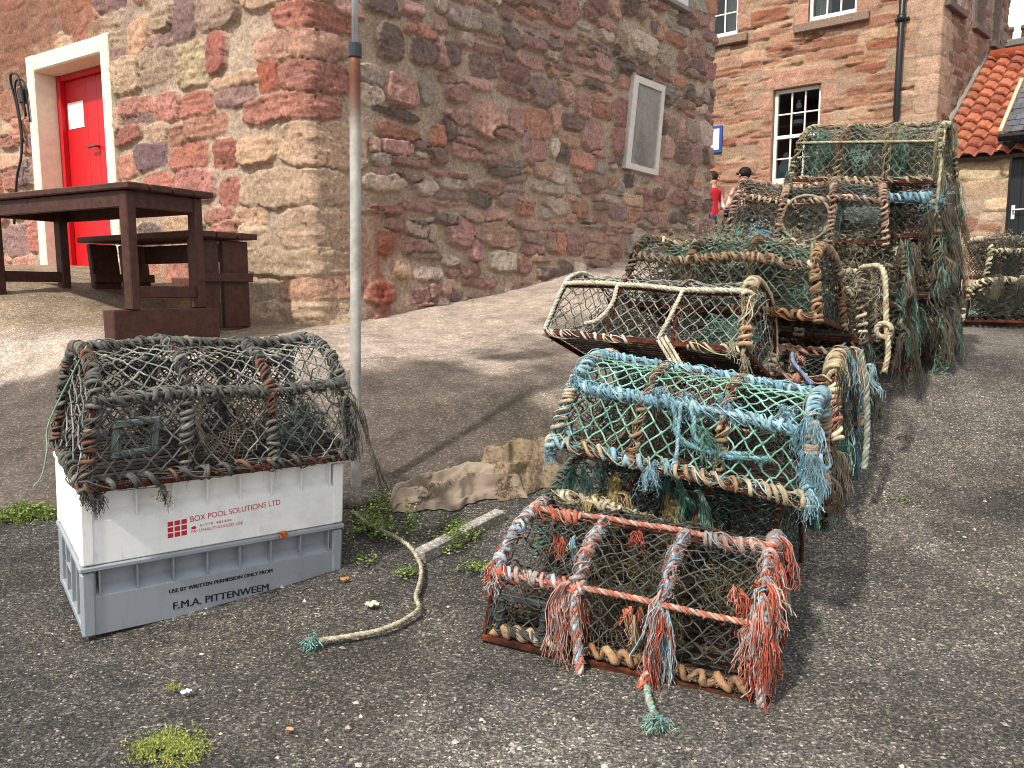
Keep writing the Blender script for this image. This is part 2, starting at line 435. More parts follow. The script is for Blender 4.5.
# concrete apron: the sloping bank, the pale path on it and the terrace
zp = []
for px, py, v in ((0, 395, 0), (100, 375, 0), (30, 470, 0), (300, 480, 0), (400, 480, 0), (400, 400, 0), (450, 400, 0), (520, 430, 0), (540, 380, .25), (470, 345, .75), (0, 372, 1), (60, 355, 1), (200, 350, 1), (330, 352, .95), (380, 352, .9), (400, 330, 1), (470, 318, 1), (540, 300, .9), (20, 342, 1), (70, 333, 1), (0, 326, .3), (60, 318, .3), (30, 300, .25), (120, 290, .25), (200, 316, .6), (500, 360, .35), (520, 350, .5), (440, 372, .1), (560, 330, .6), (500, 372, .55), (530, 396, .5), (556, 420, .45), (430, 400, .15), (470, 365, .6), (440, 440, .1), (380, 430, .2), (350, 410, .3)):
    p = hit(px, py, 2.4); zp.append([p[0], p[1], v])
zp = A(zp); zone = tps_fit(zp[:, :2], zp[:, 2], .02)
def ap_z(X, Y):
    V = np.column_stack([X.ravel(), Y.ravel(), np.zeros(X.size)])
    return z_apron(X, Y) + (.016 * fbm(V * 1.7, 21, 3) + .006 * fbm(V * 9, 22, 3)).reshape(X.shape)
CRK = [spline([hit(*q, 2.4) for q in pts], 6) for pts in (((330, 362), (380, 359), (425, 358), (462, 352), (500, 356), (540, 350)), ((470, 338), (520, 350), (560, 349)), ((205, 356), (215, 380), (208, 420)))]
def ap_col(V):
    n = fbm(V * A([1.6, 1.6, 0]), 31, 5, .6); n2 = fbm(V * A([6, 6, 0]), 32, 4)
    z = sstep(.28, .72, np.clip(zone(V[:, 0], V[:, 1]), -.3, 1.3) + .34 * n + .14 * n2)[:, None]
    bank = hx('564d45') * (1 + .35 * n + .2 * n2)[:, None]
    moss = sstep(.1, .55, fbm(V * A([2.2, 2.2, 0]), 35, 4))[:, None]
    bank = bank * (1 - .5 * moss) + hx('3f3c31') * .5 * moss
    path = hx('a09082') * (1 + .2 * n + .12 * n2)[:, None]
    c = bank * (1 - z) + path * z
    te = (sstep(.0, .35, V[:, 1] - 4.55 - .35 * (V[:, 0] + 2.6)) * sstep(-1.2, -1.9, V[:, 0]))[:, None]; c = c * (1 - te) + te * hx('83725f') * (1 + .25 * n + .2 * n2)[:, None]
    for k in CRK:
        d = np.full(len(V), 9.)
        sel = (np.abs(V[:, 0] - k[:, 0].mean()) < 1.2) & (np.abs(V[:, 1] - k[:, 1].mean()) < 1.2)
        if sel.any():
            d[sel] = np.min(np.linalg.norm(V[sel][:, None, :2] - k[None, :, :2], axis=2), axis=1)
        c = c * (1 - .75 * np.exp(-(d / .012) ** 2))[:, None]
    return np.clip(c, .01, .9)
axs = np.unique(np.r_[np.arange(-6, -3.4, .12), np.arange(-3.4, 1.0, .022), np.arange(1.0, 5.2, .08)]); ays = np.unique(np.r_[np.arange(2.3, 5.9, .022), np.arange(5.9, 14.3, .08)])
tag(grid_mesh('concrete_bank', axs, ays, ap_z, ap_col, M['concrete'], keep=lambda V: (V[:, 2] > z_road(V[:, 0], V[:, 1]) - .05)), kind='structure')

# ================================================================== STONE WALLS
def path_fn(c, dl, dr, nl, nr, r):
    def f(s):
        s = np.asarray(s, float)[:, None]
        P = np.where(s < 0, c + dl * (-s), c + dr * s); Nn = np.where(s < 0, np.tile(nl, (len(s), 1)), np.tile(nr, (len(s), 1)))
        t = np.clip((s + r) / (2 * r), 0, 1); inn = np.abs(s) < r
        B = (1 - t) ** 2 * (c + dl * r) + 2 * t * (1 - t) * c + t ** 2 * (c + dr * r)
        tt = t * t * (3 - 2 * t); Nb = nl * (1 - tt) + nr * tt; Nb = Nb / np.linalg.norm(Nb, axis=1, keepdims=True)
        return np.where(inn, B, P), np.where(inn, Nb, Nn)
    return f
def rubble(s0, s1, z0, z1, hmin, hmax, wmin, wmax, jit, pal, wts, split=.3, slope=0.0):
    out = []; z = z0
    while z < z1:
        h = rng.uniform(hmin, hmax); s = s0 + rng.uniform(-.2, 0)
        while s < s1:
            w = rng.uniform(wmin, wmax) * (1.25 if rng.random() < .15 else 1)
            k = rng.choice(len(pal), p=wts); c = pal[k] * rng.uniform(.78, 1.2) * (1 + rng.uniform(-.06, .06, 3))
            zz = z + h / 2 + slope * (s + w / 2)
            if rng.random() < split and h > .1:
                f = rng.uniform(.35, .65)
                for a, b in ((z, h * f), (z + h * f, h * (1 - f))):
                    k = rng.choice(len(pal), p=wts); c = pal[k] * rng.uniform(.75, 1.2)
                    out.append([s + w / 2 + rng.uniform(-jit, jit), a + b / 2 + slope * (s + w / 2) + rng.uniform(-jit, jit) * .5, w / 2, b / 2, *c, rng.uniform(.4, 1.1), *rng.uniform(-.12, .12, 2), rng.random()])
            else:
                out.append([s + w / 2 + rng.uniform(-jit, jit), zz + rng.uniform(-jit, jit), w / 2, h / 2 * rng.uniform(.8, 1.05), *c, rng.uniform(.5, 1.3), *rng.uniform(-.12, .12, 2), rng.random()])
            s += w
        z += h
    return A(out)
def stone_wall(name, pf, S, Z, seeds, mortar, holes, depth, mat_, parent, pw=3.0, gap=.1, warp=.03, relief=.01, post=None, edge=.2, pw_r=None, gap_r=0.0):
    nS, nZ = len(S), len(Z)
    SS, ZZ = np.meshgrid(S, Z, indexing='ij')
    Hh = np.zeros((nS, nZ)); CC = np.zeros((nS, nZ, 3))
    for a in range(0, nS, 30):
        b = min(a + 30, nS)
        s = SS[a:b].ravel(); z = ZZ[a:b].ravel(); q = np.column_stack([s, z, np.zeros(len(s))])
        sd = s + warp * (fbm(q * 4, 41, 3) + .22 * vnoise(q * 40, 43)); zd = z + warp * .8 * (fbm(q * 4 + 31, 42, 3) + .22 * vnoise(q * 40 + 9, 43))
        k = seeds[(seeds[:, 0] > s.min() - .9) & (seeds[:, 0] < s.max() + .9)]
        d1 = np.full(len(s), 9.); d2 = np.full(len(s), 9.); i1 = np.zeros(len(s), int)
        for z0 in range(0, len(s), 4000):
            sl = slice(z0, z0 + 4000)
            pv = np.where(k[:, 0] > .35, pw_r or pw, pw)[None]; D = (np.abs((sd[sl, None] - k[None, :, 0]) / k[None, :, 2]) ** pv + np.abs((zd[sl, None] - k[None, :, 1]) / k[None, :, 3]) ** pv) ** (1 / pv)
            j = np.argmin(D, 1); r = np.arange(len(j)); d1[sl] = D[r, j]; D[r, j] = 99; d2[sl] = D.min(1); i1[sl] = j
        kk = k[i1]
        gp = gap + gap_r * sstep(.25, .5, s); e = np.minimum((1.04 - d1) / edge, (d2 - d1 - gp) / edge)
        e = e + .55 * fbm(q * 22, 44, 3) * (np.abs(e) < 1.5)
        m = sstep(0, 1, e)
        strata = fbm(q * A([5, 42, 1]) + kk[:, 10:11] * 50, 45, 3); fine = fbm(q * 26 + kk[:, 10:11] * 30, 46, 4)
        lay = (kk[:, 10] > .55)
        dome = np.clip(1 - d1 ** 2 * .6, 0, 1)
        tl = kk[:, 8] * (s - kk[:, 0]) + kk[:, 9] * (z - kk[:, 1])
        big = fbm(q * 9 + kk[:, 10:11] * 20, 47, 3)
        h = m * (depth * kk[:, 7] * (.86 + .14 * dome) + tl + relief * (.7 * big + 1.1 * (.35 - np.abs(fbm(q * 11 + kk[:, 10:11] * 40, 52, 3))) + .45 * fine + np.where(lay, .9, .25) * strata)) + (1 - m) * (relief * .6 * fine + depth * .4 * sstep(-.1, .4, fbm(q * 2.2, 50, 3)))
        c = kk[:, 4:7] * (1 + .24 * fine + .26 * big)[:, None] * (1 + np.where(lay, .22, .08) * strata)[:, None]
        # pock marks and iron banding belonging to the stone
        pk = sstep(.42, .6, fbm(q * 48 + kk[:, 10:11] * 9, 48, 2)) * m
        h = h - pk * relief * 1.1
        mo = mortar * (1 + .25 * fine + .2 * fbm(q * 3, 49, 3))[:, None]
        c = c * m[:, None] + mo * (1 - m)[:, None]
        if post is not None: h, c = post(s, z, h, c, m, q)
        Hh[a:b] = h.reshape(b - a, nZ); CC[a:b] = np.clip(c, .008, .85).reshape(b - a, nZ, 3)
    P, Nn = pf(S)
    V = P[:, None, :] * A([1, 1, 0]) + Nn[:, None, :] * Hh[:, :, None]
    V = V + np.stack([np.zeros_like(ZZ), np.zeros_like(ZZ), ZZ], -1)
    I = np.arange(nS * nZ).reshape(nS, nZ)
    Q = np.stack([I[:-1, :-1], I[1:, :-1], I[1:, 1:], I[:-1, 1:]], -1).reshape(-1, 4)
    sc = (SS[:-1, :-1] + SS[1:, 1:]).ravel() / 2; zc = (ZZ[:-1, :-1] + ZZ[1:, 1:]).ravel() / 2
    keep = np.ones(len(Q), bool)
    for h0 in holes: keep &= ~((sc > h0[0]) & (sc < h0[1]) & (zc > h0[2]) & (zc < h0[3]))
    mb = MB(); mb.add(V.reshape(-1, 3), Q[keep], None, CC.reshape(-1, 3)); return mb.build(name, mat_, parent)

# ------------------------------------------------------------------ near cottage
cottage = tag(empty('stone_cottage', (C0[0], C0[1], C0[2])), 'rubble stone building with pale quoins and red door in white surround', 'building')
class Off:                                  # build parts in cottage coordinates
    pass
off = A([C0[0], C0[1], C0[2]])
def lp(px, py, d=0.0):                      # pixel -> (s, z) on left face set back by d
    p = on_plane(px, py, C0 - NL * d, NL); return -np.dot(p - (C0 - NL * d), DL), p[2]
def rp(px, py, d=0.0):
    p = on_plane(px, py, C0 - NR * d, NR); return np.dot(p - (C0 - NR * d), DR), p[2]
s_out0, _ = lp(31, 60); s_out1, z_out = lp(112.6, 33.5); s_in0, z_in = lp(39, 73); s_in1, _ = lp(105.5, 54)
z_sill = lp(124, 268)[1]
pal = [hx(c) for c in ('b17d6c', 'a56d5d', 'b8967c', '93766c', 'b39a80', '836a68', 'a3614e')]
palR = [hx(c) for c in ('a98377', '9a766b', 'b28f7a', '8b7368', 'b8a392', '736259', 'ad7d69', 'a08f82')]
sl = rubble(-5.2, -.25, .3, 5.0, .15, .36, .2, .56, .05, pal, [.3, .2, .16, .1, .08, .06, .1], .25)
sr = rubble(.25, 6.5, .3, 5.0,   .1, .3, .12, .46, .075, palR, [.2, .2, .13, .14, .09, .09, .07, .08], .3, .02)
sq = []; z = .45; k = 0
while z < 5:
    h = rng.uniform(.17, .34); a = rng.uniform(.45, .75) if k % 2 else rng.uniform(.22, .42); b = rng.uniform(.2, .34) if k % 2 else rng.uniform(.3, .5)
    c = (hx(['b39a80', 'a98f78', 'b08a72'][rng.integers(3)]) if z < 1.8 else hx(['a8705f', 'b3957c', 'b07a68', '9c6c5e', 'ad8470'][k % 5])) * rng.uniform(.85, 1.12)
    sq.append([(b - a) / 2, z + h / 2, (a + b) / 2, h / 2, *c, rng.uniform(.7, 1.1), 0, 0, rng.uniform(.4, 1)]); z += h; k += 1
sq = A(sq)
def clear(sd, q):
    keep = np.ones(len(sd), bool)
    for r in q: keep &= ~((np.abs(sd[:, 0] - r[0]) < r[2] + sd[:, 2] * .55) & (np.abs(sd[:, 1] - r[1]) < r[3] + sd[:, 3] * .3))
    return sd[keep]
sr[:, 7] *= 1.45; seeds = np.vstack([sq, clear(sl, sq), clear(sr, sq)])
st0 = rp(418, 205); st1 = rp(395, 310)
_q = [rp(630, 75), rp(661, 87), rp(653.5, 176), rp(621, 168)]; wbx = (min(q[0] for q in _q), max(q[0] for q in _q), min(q[1] for q in _q), max(q[1] for q in _q))
def post_near(s, z, h, c, m, q):
    n = fbm(q * 4, 61, 4)
    # brown render left over the stones high on the door side
    r = sstep(.0, .25, (z - 3.35) * .5 + (-s - 2.0) * .3 + .5 * n) * (s < -.8) * sstep(2.6, 3.1, z)
    h = h * (1 - .8 * r) + r * (.03 + .01 * fbm(q * 20, 62, 3)); c = c * (1 - .85 * r)[:, None] + (.85 * r)[:, None] * hx('8a5f49') * (1 + .2 * n)[:, None]
    # rust run on the gable
    w = np.exp(-((s - .62 - .18 * n) / .26) ** 2) * sstep(1.85, 1.3, z) * (s > .12) * sstep(-.25, .25, fbm(q * A([6, 2.5, 1]), 63, 4) + .1)
    c = c * (1 - .75 * w)[:, None] + (.75 * w)[:, None] * hx('8a3d22')
    bx = (s > wbx[0] - .03) & (s < wbx[1] + .03) & (z > wbx[2] - .03) & (z < wbx[3] + .03); h = np.where(bx, h * .25, h)
    # battered foot where stones are eroded
    f = sstep(.5, 0, z - .75 - np.maximum(s, 0) * .13)
    h = h + f * .05 * (1 + n)
    c = c * (1 + .1 * n)[:, None]
    return h, c
S = np.unique(np.round(np.r_[np.arange(-5.0, -3.6, .02), np.arange(-3.6, -.3, .0115), np.arange(-.3, .3, .008), np.arange(.3, 3.2, .011), np.arange(3.2, 5.93, .0135)], 4))
Zr = np.arange(.35, 5.0, .0118)
pf0 = path_fn(A([0, 0, 0.]), DL, DR, NL, NR, .045)
stone_wall('wall', pf0, S, Zr - off[2], seeds - A([0, off[2]] + [0] * 9), hx('ae9883'), [(s_in0 - .02, s_in1 + .02, 0 - 1, z_in + .02 - off[2])], .036, M['stone'], cottage,
           post=lambda s, z, h, c, m, q: post_near(s, z + off[2], h, c, m, q), gap=.03, warp=.042, relief=.015, pw=3.9, edge=.09, pw_r=2.9, gap_r=.06)
# closing faces and roof of the cottage (out of the picture)
mb = MB(); tops = [DL * 5.0, DR * 5.93, DR * 5.93 + DL * 5.0]
a0 = A([0, 0, 0.]); zb, zt = .2 - off[2], 5.0 - off[2]
def vq(p, q): return [A([p[0], p[1], zb]), A([q[0], q[1], zb]), A([q[0], q[1], zt]), A([p[0], p[1], zt])]
for p, q in ((DR * 5.92, DR * 5.92 + DL * 5), (DR * 5.92 + DL * 5, DL * 5.0)): mb.add(vq(p, q), [[0, 1, 2, 3]], None, hx('7a5f55'))
mb.build('rear_wall', M['stone'], cottage)
mb = MB(); e = .25
cs = [A([0, 0, zt]) - (DL + DR) * e, DR * (5.93 + e) - DL * e + A([0, 0, zt]), DR * (5.93 + e) + DL * (5 + e) + A([0, 0, zt]), DL * (5 + e) - DR * e + A([0, 0, zt])]
rg = [(cs[0] + cs[3]) / 2 + DR * 1.5 + A([0, 0, 1.9]), (cs[1] + cs[2]) / 2 - DR * 1.5 + A([0, 0, 1.9])]
mb.add(cs + rg, [[0, 1, 5, 4], [2, 3, 4, 5], [3, 2, 1, 0]], [[1, 2, 5], [3, 0, 4]], hx('4a4a4c')); mb.build('roof', M['tile'], cottage, smooth=False)

# door in its limewashed surround
def lf(s, z, d): return DL * (-s) + A([0, 0, z - off[2]]) - NL * d        # left face point, d = depth inward (cottage coords)
RL = np.column_stack([-DL, NL * -1, A([0, 0, 1.])])                       # local axes: along wall, into wall, up
def lbox(mb, s0, s1, z0, z1, d0, d1, col, b=.006):
    mb.box(lf((s0 + s1) / 2, (z0 + z1) / 2, (d0 + d1) / 2), (s1 - s0, abs(d1 - d0), z1 - z0), RL, b, col)
DZ = .2; white = hx('ece2c9')
mb = MB()
lbox(mb, s_out0, s_in0, z_sill - .1, z_out, -.055, DZ + .1, white, .012)
lbox(mb, s_in1, s_out1, z_sill - .1, z_out, -.055, DZ + .1, white, .012)
lbox(mb, s_in0 - .001, s_in1 + .001, z_in, z_out - .003, -.053, DZ + .1, white, .012)
mb.build('door_surround', M['matte'], cottage)
mb = MB(); redc = hx('c3161d')
ws = s_in1 - s_in0; sm = s_in0 + ws * .70
lbox(mb, s_in0 + .001, s_in0 + .06, z_sill - .02, z_in, DZ - .06, DZ + .05, redc)
lbox(mb, s_in0 + .06, s_in1, z_in - .05, z_in - .001, DZ - .05, DZ + .05, redc)
nb = 4
for i in range(nb):
    a, b = s_in0 + .063 + (sm - s_in0 - .063) * i / nb, s_in0 + .063 + (sm - s_in0 - .063) * (i + 1) / nb
    lbox(mb, a + .001, b - .001, z_sill, z_in - .052, DZ - .01, DZ + .035, redc, .003)
for i in range(2):
    a, b = sm + (s_in1 - sm) * i / 2, sm + (s_in1 - sm) * (i + 1) / 2
    lbox(mb, a + (.02 if i == 0 else .001), b - .001, z_sill, z_in - .052, DZ + .018, DZ + .05, redc, .003)
lbox(mb, sm + .001, sm + .019, z_sill, z_in - .054, DZ - .002, DZ + .03, hx('3d0709'), .001)  # dark red strip added to paint the shade in the gap between the leaves
lbox(mb, s_in0 - .02, s_in1 + .02, z_sill - .1, z_sill - .004, .02, DZ + .1, hx('8f8274'), .01)
door = mb.build('door', M['paint'], cottage)
hs, hz = lp(100.8, 149, DZ)
mb = MB(); lbox(mb, hs - .02, hs + .02, hz - .075, hz + .075, DZ - .008, DZ + .01, hx('3a3633'), .004)
mb.tube(A([lf(hs, hz + .02, DZ), lf(hs, hz + .02, DZ - .055), lf(hs - .01, hz + .02, DZ - .06), lf(hs - .1, hz + .015, DZ - .058)]), .011, 7, hx('57524c'))
mb.build('door_handle', M['pole'], door)
n0, nz0 = lp(69, 104, DZ); n1, nz1 = lp(86, 127, DZ)
mb = MB(); lbox(mb, n0, n1, nz1, nz0, DZ - .014, DZ - .011, hx('e6e4de'), .001); mb.build('paper_notice', M['matte'], door)
# black cable beside the door
mb = MB()
ck = [lp(*q) for q in ((36, 118), (31, 82), (24, 76), (21, 84), (25, 108), (29, 138), (30, 160), (28, 180), (26, 225))]
mb.tube(spline(A([lf(s, z, -.085 - .02 * math.sin(i)) for i, (s, z) in enumerate(ck)]), 8), .011, 6, hx('1b1817'))
mb.tube(spline(A([lf(s + .03, z - .05, -.07) for s, z in ck[:6]]), 8), .009, 6, hx('1b1817'))
bs, bz = lp(31, 98); lbox(mb, bs - .03, bs + .05, bz - .06, bz + .06, -.1, -.02, hx('26211f'), .008)
mb.build('cable', M['paint'], cottage)

# ventilation window on the gable: crooked whitewashed frame with wire mesh
RR = np.column_stack([DR, -NR, A([0, 0, 1.])])
def rf(s, z, d): return DR * s + A([0, 0, z - off[2]]) - NR * d
qo = [rp(630, 75), rp(661, 87), rp(653.5, 176), rp(621, 168)]; qi = [rp(634, 83.5), rp(657.5, 92.5), rp(650.5, 170), rp(626, 163.5)]
mb = MB()
for i in range(4):
    o0, o1, i1, i0 = qo[i], qo[(i + 1) % 4], qi[(i + 1) % 4], qi[i]
    ring = [rf(*p, d) for d in (-.06, .0) for p in (o0, o1, i1, i0)]
    mb.add(ring, [[3, 2, 1, 0], [0, 1, 5, 4], [2, 3, 7, 6], [1, 2, 6, 5], [3, 0, 4, 7]], None, hx('cfc9bf'))
win = mb.build('vent_window', M['matte'], cottage, smooth=False)
mb = MB(); a, b, c_, d_ = [rf(*p, -.036) for p in qi]; uu, vv = np.meshgrid(np.linspace(0, 1, 14), np.linspace(0, 1, 34), indexing='ij')
P_ = (a * (1 - uu[..., None]) + b * uu[..., None]) * (1 - vv[..., None]) + (d_ * (1 - uu[..., None]) + c_ * uu[..., None]) * vv[..., None]
st_ = np.exp(-((uu - .42 - .15 * (vv - .6)) / (.12 + .22 * vv)) ** 2) * sstep(.3, .8, vv) * sstep(1.02, .9, vv); Ig = np.arange(14 * 34).reshape(14, 34)
mb.add(P_.reshape(-1, 3), np.stack([Ig[:-1, 1:], Ig[1:, 1:], Ig[1:, :-1], Ig[:-1, :-1]], -1).reshape(-1, 4), None, (hx('bdb7ac') * (1 - .8 * st_[..., None])).reshape(-1, 3)); mb.build('blind_panel', M['matte'], win, smooth=False)
mb = MB(); a, b, c_, d_ = [rf(*p, -.046) for p in qi]; segs = []
for i in range(-40, 60):
    for sg in (1, -1):
        pts = []
        for t in np.linspace(0, 1, 30):
            u = (i / 22 + sg * t * 1.6 * .35 * 4) if sg > 0 else (i / 22 - t * 1.6 * .35 * 4 + 1)
            if 0 <= u <= 1: pts.append((a * (1 - u) + b * u) * (1 - t) + (d_ * (1 - u) + c_ * u) * t)
        if len(pts) > 2: segs.append(resample(pts, 9)[[0, -1]] if False else A([pts[0], pts[len(pts) // 2], pts[-1]]))
mb.tubes(A(segs), .0022, 3, hx('b5b0a6')); mb.build('wire_mesh', M['pole'], win)
# framed white board high on the gable
t0 = rp(655, -2); t1 = rp(682.5, 11.7)
mb = MB(); s0, s1 = t0[0], t1[0]; zt_ = t1[1]
def rbox(mb, s0, s1, z0, z1, d0, d1, col, b=.005): mb.box(rf((s0 + s1) / 2, (z0 + z1) / 2, (d0 + d1) / 2), (s1 - s0, abs(d1 - d0), z1 - z0), RR, b, col)
rbox(mb, s0, s1, zt_, zt_ + .6, -.09, -.02, hx('d9d5ce'))
wb = mb.build('white_board', M['matte'], cottage)
mb = MB()
for q in ((s0, s1, zt_ - .03, zt_ + .02), (s1 - .03, s1 + .03, zt_ + .021, zt_ + .63), (s0 - .03, s0 + .03, zt_ + .021, zt_ + .63)): rbox(mb, *q, -.105, -.015, hx('8b8780'))
mb.build('board_frame', M['matte'], wb)

# ================================================================== HOUSE ACROSS THE STREET
FC = A([6.30, 12.0, 0]); FL = A([-.79, .613, 0]); FS = A([.715, .70, 0]); FNL = A([-.613, -.79, 0]); FNS = A([.70, -.715, 0])
house = tag(empty('sandstone_house', (FC[0], FC[1], 0)), 'tall warm sandstone house with white sash windows and black downpipe', 'building')
def fp(px, py, d=0.0):
    p = on_plane(px, py, FC - FNL * d, FNL); return -np.dot(p - FC + FNL * d, FL), p[2]
def sp(px, py, d=0.0):
    p = on_plane(px, py, FC - FNS * d, FNS); return np.dot(p - FC + FNS * d, FS), p[2]
palF = [hx(c) for c in ('a67c64', 'b28e74', '996d56', '8c5843', 'a5886f', '806050')]
sf = rubble(-6.5, -.3, .3, 7.6, .13, .27, .28, .75, .02, palF, [.28, .27, .16, .09, .14, .06], .22)
ss = rubble(.3, 4.5, .3, 7.6, .12, .22, .2, .5, .02, [hx(c) for c in ('8c6a5b', '957868', '7c5f53', '8a7a6e')], [.35, .3, .2, .15], .25)
fq = []; z = .3; k = 0
while z < 7.6:
    h = .275; a, b = (.52, .3) if k % 2 else (.3, .5)
    fq.append([(b - a) / 2, z + h / 2, (a + b) / 2 * 1.02, h / 2, *(hx('b3947d') * rng.uniform(.9, 1.1)), .75, 0, 0, rng.uniform(0, .5)]); z += h; k += 1
wl0 = fp(772, 135)[0]; wl1 = fp(819, 135)[0]; wlt = fp(796, 87)[1]; wlb = fp(796, 182)[1]
wt0 = fp(808, 10)[0]; wt1 = fp(857, 5)[0]; wtb = fp(833, 17)[1]
wa1 = fp(737.5, 20)[0]; wab = fp(732, 35)[1]; wa0 = wa1 - (wt1 - wt0)
# dressed margins round the openings
for (a, b, z0, z1) in ((wl0, wl1, wlb, wlt), (wt0, wt1, wtb, wtb + 1.5), (wa0, wa1, wab, wab + 1.5)):
    z = z0; k = 0
    while z < z1 - .05:
        h = .3
        for e0, sg in ((a, -1), (b, 1)):
            w = .16 if k % 2 else .25
            fq.append([e0 + sg * w / 2, z + h / 2, w / 2, h / 2, *(hx('b08670') * rng.uniform(.88, 1.1)), .7, 0, 0, rng.uniform(0, .5)])
        z += h; k += 1
    fq.append([(a + b) / 2, z1 + .16, (b - a) / 2 + .2, .15, *hx('b58b74'), .75, 0, 0, .3])
fq = A(fq); fseeds = np.vstack([fq, clear(np.vstack([sf, ss]), fq)])
# side windows: three recessed bays with sills
side = []
for (px0, px1, pyb) in ((945, 961.5, 6), (972, 985, 28), (990, 999.5, 45)):
    a = sp(px0, pyb)[0]; b = sp(px1, pyb)[0]; z0 = sp((px0 + px1) / 2, pyb)[1]; side.append((a, b, z0, z0 + 1.35))
holes = [(wl0, wl1, wlb, wlt), (wt0, wt1, wtb, wtb + 1.5), (wa0, wa1, wab, wab + 1.5)] + [(a + .05, b - .05, z0, z1) for a, b, z0, z1 in side]
def post_f(s, z, h, c, m, q):
    n = fbm(q * A([1.2, 2.5, 1]), 71, 4)
    w = .85 * sstep(.12, .5, fbm(q * A([1.6, 7, 1]), 73, 4)) * (s < -.3)       # soft red beds weathered back
    h = h - w * .02 * (1 + fbm(q * A([4, 40, 1]), 74, 3)); c = c * (1 - .6 * w)[:, None] + (.6 * w)[:, None] * hx('966650')
    k = sstep(.46, .56, fbm(q * A([2.2, 15, 1]) + 7, 75, 4)) * (s < -.3)   # deep pitted bands
    h = h - .03 * k; c = c * (1 - .5 * k)[:, None] + (.5 * k)[:, None] * hx('5a3529')
    return h, c * (1 + .12 * n)[:, None]
S = np.unique(np.round(np.r_[np.arange(-6.5, -4.2, .06), np.arange(-4.2, -.2, .02), np.arange(-.2, .2, .015), np.arange(.2, 3.32, .022)], 4))
stone_wall('wall', path_fn(A([0, 0, 0.]), FL, FS, FNL, FNS, .03), S, np.arange(.4, 7.4, .02), fseeds, hx('a58b74'), holes, .016, M['stone'], house, pw=5, gap=.05, warp=.012, relief=.008, post=post_f, edge=.12)
RF = np.column_stack([-FL, -FNL, A([0, 0, 1.])]); RS = np.column_stack([FS, -FNS, A([0, 0, 1.])])
def fbox(mb, s0, s1, z0, z1, d0, d1, col, b=.005): mb.box(FL * (-(s0 + s1) / 2) - FNL * ((d0 + d1) / 2) + A([0, 0, (z0 + z1) / 2]), (s1 - s0, abs(d1 - d0), z1 - z0), RF, b, col)
def sbox(mb, s0, s1, z0, z1, d0, d1, col, b=.005): mb.box(FS * ((s0 + s1) / 2) - FNS * ((d0 + d1) / 2) + A([0, 0, (z0 + z1) / 2]), (s1 - s0, abs(d1 - d0), z1 - z0), RS, b, col)
def sash(a, b, z0, z1, nx, nz, sill, boxf=fbox):
    wh = hx('e4e1da'); mb = MB(); fr = .055; dd = .08
    boxf(mb, a, a + fr, z0, z1, dd, dd + .1, wh); boxf(mb, b - fr, b, z0, z1, dd, dd + .1, wh)
    boxf(mb, a + fr, b - fr, z0, z0 + .09, dd, dd + .1, wh); boxf(mb, a + fr, b - fr, z1 - fr, z1, dd, dd + .1, wh)
    zm = (z0 + z1) / 2; boxf(mb, a + fr, b - fr, zm - .03, zm + .03, dd + .01, dd + .08, wh)
    for i in range(1, nx):
        x = a + fr + (b - a - 2 * fr) * i / nx; boxf(mb, x - .014, x + .014, z0 + .09, z1 - fr, dd + .025, dd + .06, wh)
    for i in range(1, nz):
        if i * 2 == nz: continue
        z = z0 + .05 + (z1 - z0 - .08) * i / nz; boxf(mb, a + fr, b - fr, z - .013, z + .013, dd + .026, dd + .058, wh)
    w = mb.build('window', M['paint'], house)
    mb = MB(); boxf(mb, a + fr, b - fr, z0 + .09, z1 - fr, dd + .04, dd + .046, (.5, .5, .5), .0005); mb.build('pane', M['glass'], w)
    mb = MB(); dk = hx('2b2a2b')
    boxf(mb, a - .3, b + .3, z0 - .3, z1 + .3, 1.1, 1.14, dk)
    boxf(mb, a - .02, a - .005, z0, z1, .0, 1.1, hx('a58069')); boxf(mb, b + .005, b + .02, z0, z1, .0, 1.1, hx('a58069'))
    boxf(mb, a - .02, b + .02, z1 + .005, z1 + .02, .0, 1.1, hx('a58069')); boxf(mb, a - .02, b + .02, z0 - .02, z0 - .004, .0, 1.1, hx('a58069'))
    mb.build('window_recess', M['matte'], w)
    if sill:
        mb = MB(); boxf(mb, a - .2, b + .2, z0 - .16, z0 - .022, -.09, .12, hx('8d7666'), .012); mb.build('sill', M['stone'], w)
    return w
w1 = sash(wl0, wl1, wlb, wlt, 3, 4, False); w2 = sash(wt0, wt1, wtb, wtb + 1.5, 3, 4, True); w3 = sash(wa0, wa1, wab, wab + 1.5, 3, 4, True)
for w, a, b, z0, z1 in ((w2, wt0 + .06, wt0 + .3, wtb + .1, wtb + 1.4), (w3, wa1 - .28, wa1 - .07, wab + .1, wab + 1.4)):     # net curtains drawn to the side
    mb = MB(); xs_ = np.linspace(a, b, 40); zz = np.linspace(z0, z1, 3); V = []
    for x in xs_:
        for z in zz: V.append(FL * (-x) - FNL * (.22 + .018 * math.sin((x - a) * 110)) + A([0, 0, z]))
    I = np.arange(120).reshape(40, 3); mb.add(V, np.stack([I[:-1, :-1], I[1:, :-1], I[1:, 1:], I[:-1, 1:]], -1).reshape(-1, 4), None, hx('d9d6d0')); mb.build('curtain', M['cloth'], w)
for a, b, z0, z1 in side:
    mb = MB(); sbox(mb, a + .05, b - .05, z0, z1, .1, .16, hx('8e7f73')); w = mb.build('blocked_window', M['stone'], house)
    mb = MB(); sbox(mb, a - .05, b + .05, z0 - .1, z0 - .004, -.09, .16, hx('6f6058'), .01); mb.build('sill', M['stone'], w)
    mb = MB()
    for q in ((a - .08, a + .05, z0, z1), (b - .05, b + .08, z0, z1)): sbox(mb, *q, -.012, .16, hx('97867a'), .01)
    mb.build('window_margin', M['stone'], w)
